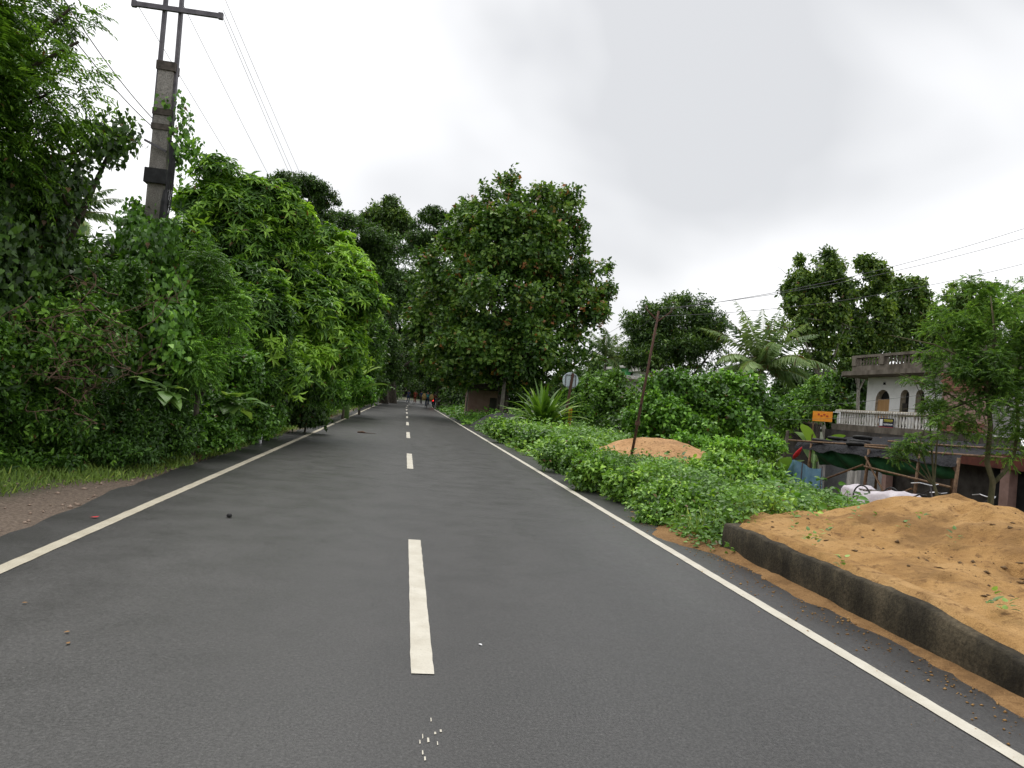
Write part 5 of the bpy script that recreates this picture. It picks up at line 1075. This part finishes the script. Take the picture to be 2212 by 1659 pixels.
for a, b in (((-.75, 0), (-.75, 1)), ((-.75, 1), (0, 1))):
    z0_, z1_ = float(ob1[2]), float(ob0[2]); y1_ = float(ob1[1]); MB().bar((16.83, y1_+a[0]*.6, z0_+(z1_-z0_)*a[1]), (16.83, y1_+b[0]*.6, z0_+(z1_-z0_)*b[1]), .03, .03, (1, 0, 0)).build('frame_tube', M['ink_white'], ob)
for i in range(4): MB().box((16.77, float(ob1[1])+.25+.2*i, float(ob1[2])+.2+.05*(i % 2)), (16.778, float(ob1[1])+.38+.2*i, float(ob1[2])+.26+.06*(i % 2))).build('painted_mark', M['red'], ob)
bw = empty('boundary_wall', (19.6, 33, -2), 'dark weathered boundary wall behind the banana plants', 'wall')
MB().box((19.5, 31.8, -2.1), (19.75, 44, 1.62)).build('panel', M['concrete_dark'], bw); MB().box((19.44, 31.75, 1.622), (19.81, 44.05, 1.72), .01).build('coping', M['concrete'], bw)
for y_ in (32.0, 35.0, 38.0): MB().box((19.38, y_-.16, -2.1), (19.498, y_+.16, 1.615)).build('pier', M['concrete_dark'], bw)

# ------------------------------------------------------------------ covered rickshaw and bicycles
def wheel(parent, c, R, ax, name='wheel', r=.022):
    wv = MB().torus(c, R, r, ax, 28, 7).build(name, M['rubber'], parent, True); sp = MB()
    a = unit(np.cross(np.array(ax, float), [.3, .5, .8])); b = np.cross(unit(np.array(ax, float)), a)
    for i in range(12):
        th = i*math.pi/6; d = a*math.cos(th)+b*math.sin(th); MB().tube([np.array(c), np.array(c)+d*(R-r*.5)], .004, 4).build('spoke', M['chrome'], wv)
    MB().tube([np.array(c)-unit(np.array(ax, float))*.05, np.array(c)+unit(np.array(ax, float))*.05], .025, 8).build('hub', M['steel'], wv)
    return wv
cg = -.95
cart = empty('covered_rickshaw', (13.0, 17.6, cg), 'cycle rickshaw covered with a pale plastic sheet behind the sand mound', 'rickshaw')
cw = atX(1893, 1075, 13.0); cz = float(cw[2])-.02
wheel(cart, (12.55, float(cw[1]), cz), .33, (1, .08, 0)); wheel(cart, (13.45, float(cw[1]), cz), .33, (1, .08, 0)); wheel(cart, (13.0, float(cw[1])-2.25, cz), .32, (1, .1, 0))
def sheet_over():
    n, m = 30, 12; V = []
    prof = [(.95, .18), (.75, .30), (.5, .22), (.2, .16), (-.2, .20), (-.7, .30), (-1.1, .33), (-1.35, .26), (-1.5, .1)]
    for j in range(n):
        t = j/(n-1)*(len(prof)-1); i0 = min(int(t), len(prof)-2); f = t-i0; dy = prof[i0][0]*(1-f)+prof[i0+1][0]*f; hh = prof[i0][1]*(1-f)+prof[i0+1][1]*f
        for i in range(m):
            a = math.pi*i/(m-1); s = -math.cos(a); x = 13.0+.55*s*(.85+.15*math.sin(j*.6)); z = cz+.0+hh*math.sin(a)**.45+.025*math.sin(j*1.3+i*2)-.28*(abs(s) > .97)
            V.append((x, float(cw[1])+dy+.02*math.sin(i*3+j), z))
    k = np.arange(m-1)[None]+np.arange(n-1)[:, None]*m; return make_mesh('sheet', V, np.stack([k, k+1, k+m+1, k+m], -1).reshape(-1, 4), 4)
link('sheet', sheet_over(), M['cloth'], cart, smooth=True)
hy = float(cw[1])-2.0; MB().tube([(13.0, hy-.2, cz), (13.0, hy-.05, cz+.45), (13.0, hy, cz+.62)], .018, 7).build('fork', M['steel'], cart)
MB().tube([(12.7, hy+.3, cz+.62), (12.74, hy+.05, cz+.66), (13.0, hy-.02, cz+.62), (13.26, hy+.05, cz+.66), (13.3, hy+.3, cz+.62)], .014, 7).build('handlebar', M['chrome'], cart)
MB().tube([(13.0, hy, cz+.5), (13.0, hy+.9, cz+.1), (13.0, hy+1.6, cz+.1)], .02, 7).build('frame', M['blackp'], cart)
MB().box((12.75, float(cw[1])-1.0, cz+.05), (13.25, float(cw[1])+.6, cz+.2), .02).build('bed', M['bark'], cart)
def bicycle(name, label, p, heading, group=None, load=None):
    p = np.array(p, float); h = np.array([math.sin(heading), math.cos(heading), 0]); sd_ = np.array([h[1], -h[0], 0]); root = empty(name, p, label, 'bicycle', group); U_ = np.array([0, 0, 1.0])
    rw, fw = p-h*.52+U_*.34, p+h*.55+U_*.34; wheel(root, rw, .32, sd_); wheel(root, fw, .32, sd_)
    bb, stp, hd = p+U_*.3, p-h*.18+U_*.82, p+h*.38+U_*.84
    fr = MB()
    for a, b in ((bb, stp), (bb, hd-U_*.12), (stp-U_*.05, hd), (bb, rw), (stp-U_*.06, rw), (hd+U_*.04, fw)): fr.tube([a, b], .016, 6)
    fr.build('frame', M['blackp'], root)
    MB().box(tuple(stp-[.09, .12, 0]), tuple(stp+[.09, .12, .06]), .02).build('saddle', M['rubber'], root)
    MB().tube([hd+sd_*.28-h*.12+U_*.14, hd+sd_*.2+h*.03+U_*.17, hd+U_*.14, hd-sd_*.2+h*.03+U_*.17, hd-sd_*.28-h*.12+U_*.14], .013, 7).build('handlebar', M['chrome'], root)
    MB().box(tuple(rw-[.08, .2, -.36]), tuple(rw+[.08, .2, .38])).build('carrier', M['steel'], root)
    for s_ in (-1, 1): MB().tube([bb, bb+sd_*s_*.1+U_*s_*.16, bb+sd_*s_*.2+U_*s_*.16], .012, 5).build('pedal', M['steel'], root)
    return root
b_ = atX(2005, 1060, 14.5); bicycle('bicycle', 'dark bicycle leaning by the rolled shutters behind the sand', (14.5, float(b_[1]), -1.05), 2.9)
b_ = atX(2105, 1085, 13.5); bicycle('bicycle', 'second bicycle whose bright handlebar shows over the sand ridge', (13.5, float(b_[1]), -.85), 1.4)
# forked trunk of the feathery tree
ft = [o for o in bpy.data.objects if o.name == 'feathery_tree'][0]
q_ = lambda px_, py_: at(px_, py_, 14.3)
b0 = q_(2140, 1110); b0[2] = float(gz(b0[0], 14.3))-.2
MB().tube([b0, q_(2140, 1080), q_(2145, 1040), q_(2132, 1000), q_(2140, 920), q_(2130, 830), q_(2150, 730), q_(2140, 640)], [.075, .065, .06, .055, .05, .045, .03, .012], 9).build('trunk', M['bark_mossy'], ft, True)
MB().tube([q_(2145, 1045), q_(2168, 1022), q_(2188, 990), q_(2200, 930), q_(2195, 830), q_(2210, 730)], [.05, .045, .04, .035, .03, .012], 8).build('limb', M['bark_mossy'], ft, True)
for a, b, c in (((2138, 900), (2090, 850), (2010, 800)), ((2135, 850), (2060, 900), (2000, 905)), ((2130, 830), (2100, 750), (2070, 660)), ((2198, 880), (2150, 860), (2110, 850)), ((2140, 800), (2060, 740), (2000, 715))):
    MB().tube([q_(*a), q_(*b)+[0, .6, 0], q_(*c)+[0, 1.2, 0]], [.025, .018, .006], 6).build('limb', M['bark_mossy'], ft, True)

# ------------------------------------------------------------------ people and traffic far down the road
def skinmesh(name, joints, edges, radii, m, parent, sub=1):
    me = bpy.data.meshes.new(name); me.from_pydata([tuple(map(float, j)) for j in joints], edges, []); o = link(name, me, m, parent)
    md = o.modifiers.new('skin', 'SKIN'); md.use_smooth_shade = True
    for i, r in enumerate(radii): me.skin_vertices[0].data[i].radius = (r, r) if np.isscalar(r) else r
    me.skin_vertices[0].data[0].use_root = True
    o.modifiers.new('sub', 'SUBSURF').levels = sub; o.modifiers['sub'].render_levels = sub
    return o
def person(label, p, pose, shirt, legs_m, facing=0.0, lean=0.0):
    """pose 'walk' or 'ride'; heading +y turned by facing"""
    p = np.array(p, float); h = np.array([math.sin(facing), math.cos(facing), 0]); s = np.array([h[1], -h[0], 0]); U_ = UPZ
    def j(f, r, z): return p+h*f+s*r+U_*z
    if pose == 'walk':
        J = [j(0, 0, .92), j(0, 0, 1.12), j(.01, 0, 1.36), j(.02, 0, 1.5), j(.04, 0, 1.62), j(.03, 0, 1.70), j(.01, .18, 1.38), j(-.06, .24, 1.12), j(.06, .26, .88), j(.01, -.18, 1.38), j(.08, -.24, 1.12), j(.2, -.25, .92),
             j(0, .09, .86), j(.10, .1, .47), j(.02, .1, .07), j(.14, .11, .03), j(0, -.09, .86), j(-.05, -.1, .47), j(-.22, -.1, .1), j(-.10, -.11, .05)]
    else:
        J = [j(-.15, 0, .93), j(-.08, 0, 1.10), j(.06, 0, 1.33), j(.12, 0, 1.44), j(.17, 0, 1.54), j(.18, 0, 1.62), j(.08, .19, 1.32), j(.22, .27, 1.1), j(.36, .25, 1.0), j(.08, -.19, 1.32), j(.22, -.27, 1.1), j(.36, -.25, 1.0),
             j(-.13, .1, .88), j(.22, .13, .70), j(.02, .13, .30), j(.16, .13, .25), j(-.13, -.1, .88), j(.2, -.13, .50), j(.02, -.13, .12), j(.15, -.13, .08)]
    E_ = [(0, 1), (1, 2), (2, 3), (3, 4), (4, 5), (2, 6), (6, 7), (7, 8), (2, 9), (9, 10), (10, 11), (0, 12), (12, 13), (13, 14), (14, 15), (0, 16), (16, 17), (17, 18), (18, 19)]
    R = [.13, .12, .13, .055, .095, .07, .06, .045, .032, .06, .045, .032, .085, .06, .04, .035, .085, .06, .04, .035]
    root = empty('person', p, label, 'person'); skinmesh('body', J, E_, R, M['skin'], root)
    skinmesh('shirt', [J[i] for i in (1, 2, 6, 7, 9, 10, 0)], [(0, 1), (1, 2), (2, 3), (1, 4), (4, 5), (0, 6)], [.145, .155, .075, .06, .075, .06, .14], shirt, root)
    skinmesh('trousers', [J[i] for i in (0, 12, 13, 14, 16, 17, 18)], [(0, 1), (1, 2), (2, 3), (0, 4), (4, 5), (5, 6)], [.14, .1, .075, .055, .1, .075, .055], legs_m, root)
    hd = J[4]; MB().lathe(hd+[0, 0, -.01]-h*.012, [(.085, 0), (.105, .05), (.10, .1), (.06, .135), (.01, .145)], 10).build('hair', M['hair'], root, True)
    return root
bicycle('bicycle', 'bicycle laden with yellow sacks far ahead on the right of the road', (2.0, 71, .002), 0.0)
person('cyclist in teal riding away between two yellow sacks', (2.0, 70.9, .05), 'ride', M['teal'], M['blueshirt'])
for s_, lab in ((-1, 'yellow sack on the kerb-far side of the laden bicycle'), (1, 'yellow sack on the verge side of the laden bicycle')):
    tag(MB().lathe((2.0+s_*.36, 70.45, .72), [(.06, 0), (.19, .05), (.23, .25), (.21, .5), (.10, .66), (.03, .7)], 10).build('sack', M['sack'], None, True), lab, 'sack', 'sacks carried on the bicycle')
mc = empty('motorcycle', (2.75, 74, 0), 'motorcycle with its red tail light glowing beside the laden cyclist', 'motorcycle')
wheel(mc, (2.75, 73.4, .3), .26, (1, 0, 0), r=.05); wheel(mc, (2.75, 74.7, .3), .26, (1, 0, 0), r=.05)
MB().box((2.6, 73.3, .55), (2.9, 74.1, .75), .05).build('seat', M['rubber'], mc); MB().box((2.58, 74.0, .5), (2.92, 74.5, .85), .08).build('tank', M['redshirt'], mc)
MB().box((2.68, 73.5, .25), (2.82, 74.5, .5), .03).build('engine', M['steel'], mc); MB().tube([(2.4, 74.35, .98), (2.75, 74.5, .95), (3.1, 74.35, .98)], .02, 6).build('handlebar', M['chrome'], mc)
MB().lathe((2.62, 73.2, .78), [(.02, 0), (.09, .01), (.09, .05), (.03, .07)], 12, 1).build('tail_light', M['taillight'], mc)
MB().tube([(2.75, 74.5, .9), (2.75, 74.7, .3)], .03, 6).build('fork', M['steel'], mc)
person('motorcycle rider in brownish red bending over the handlebar', (2.75, 73.9, -.02), 'ride', M['redshirt'], M['blueshirt'])
p = G(894, 868.5); person('person in rusty red walking in the dark road tunnel', (p[0], min(p[1], 98), 0), 'walk', M['redshirt'], M['redshirt'])
p = G(881, 869); person('person in dark clothes at the left of the group in the tunnel', (p[0], 96, 0), 'walk', M['blueshirt'], M['blueshirt'], .3)
p = G(905, 870); person('person in dark clothes walking behind the cyclist', (p[0], 92, 0), 'walk', M['blueshirt'], M['hair'], -.2)
# ------------------------------------------------------------------ litter and bits
p = G(563, 952, .05); tag(MB().tube([(p[0], p[1], float(gz(p[0], p[1]))-.03), (p[0]-.01, p[1], float(gz(p[0], p[1]))+.13), (p[0]+.01, p[1], float(gz(p[0], p[1]))+.22)], [.028, .034, .02], 8).build('marker_stub', M['taro_pale'] if 'taro_pale' in M else M['litter'], None, True), 'short pale stub standing at the grass edge left of the road', 'stub')
p = G(205, 1118); tag(MB().add([(p[0]-.035, p[1]-.012, .004), (p[0]+.02, p[1]-.02, .008), (p[0]+.035, p[1]+.012, .015), (p[0]-.02, p[1]+.02, .005)], [(0, 1, 2, 3)]).build('plastic_scrap', M['redcloth']), 'scrap of bright red plastic on the asphalt left of the edge line', 'litter')
p = G(495, 1117); tag(MB().lathe((p[0], p[1], 0), [(.01, 0), (.026, .006), (.024, .026), (.008, .036)], 8).build('pebble', M['rubber'], None, True), 'single black pebble lying on the left lane', 'pebble')
p = G(790, 936); tag(MB().tube([(p[0]-.25, p[1], .012), (p[0]-.1, p[1]+.03, .03), (p[0], p[1], .014), (p[0]+.3, p[1]+.06, .012)], [.02, .035, .012, .004], 6).build('twig', M['twig']), 'dark twig lying across the left lane', 'twig')
for (px_, py_, lab) in ((1685, 1080, 'white litter bag caught in the weeds behind the sand'), (1740, 1078, 'smaller white scrap in the weeds near the sand ridge')):
    p = atX(px_, py_, 8.2); MBx = MB().lathe((p[0], p[1], p[2]-.05), [(.03, 0), (.12, .02), (.14, .07), (.07, .12), (.02, .14)], 8); tag(MBx.build('litter_bag', M['litter'], None, True), lab, 'litter')
rs = np.random.RandomState(12)
for (px_, py_) in ((931, 1556), (907, 1604), (913, 1592), (940, 1585), (952, 1580), (913, 1627), (925, 1600), (945, 1607), (918, 1640)):
    p = G(px_, py_); w_ = .002+.0025*rs.uniform(); l_ = .010+.010*rs.uniform(); link('paint_fleck', make_mesh('paint_fleck', [(p[0]-w_, p[1]-l_, .003), (p[0]+w_, p[1]-l_*.8, .003), (p[0]+w_*.8, p[1]+l_, .003), (p[0]-w_*.9, p[1]+l_, .003)], [(0, 1, 2, 3)], 4), M['paint'], road)
for i, (px_, py_, lab) in enumerate(((145, 1392, 'pale dry leaf flat on the near left lane'), (48, 1303, 'brownish dry leaf near the left edge line'), (1035, 1392, 'tiny white chip on the near right lane'), (150, 1365, 'small curled leaf on the near left lane'))):
    p = G(px_, py_); tag(link('fallen_leaf', blade_mesh('fallen_leaf', (p[0], p[1], .004), i*1.3, .03, .028, .018, .1, M['litter' if i == 2 else 'sand_dark'], .5, 6, .1, 'taro'), None), lab, 'leaf')
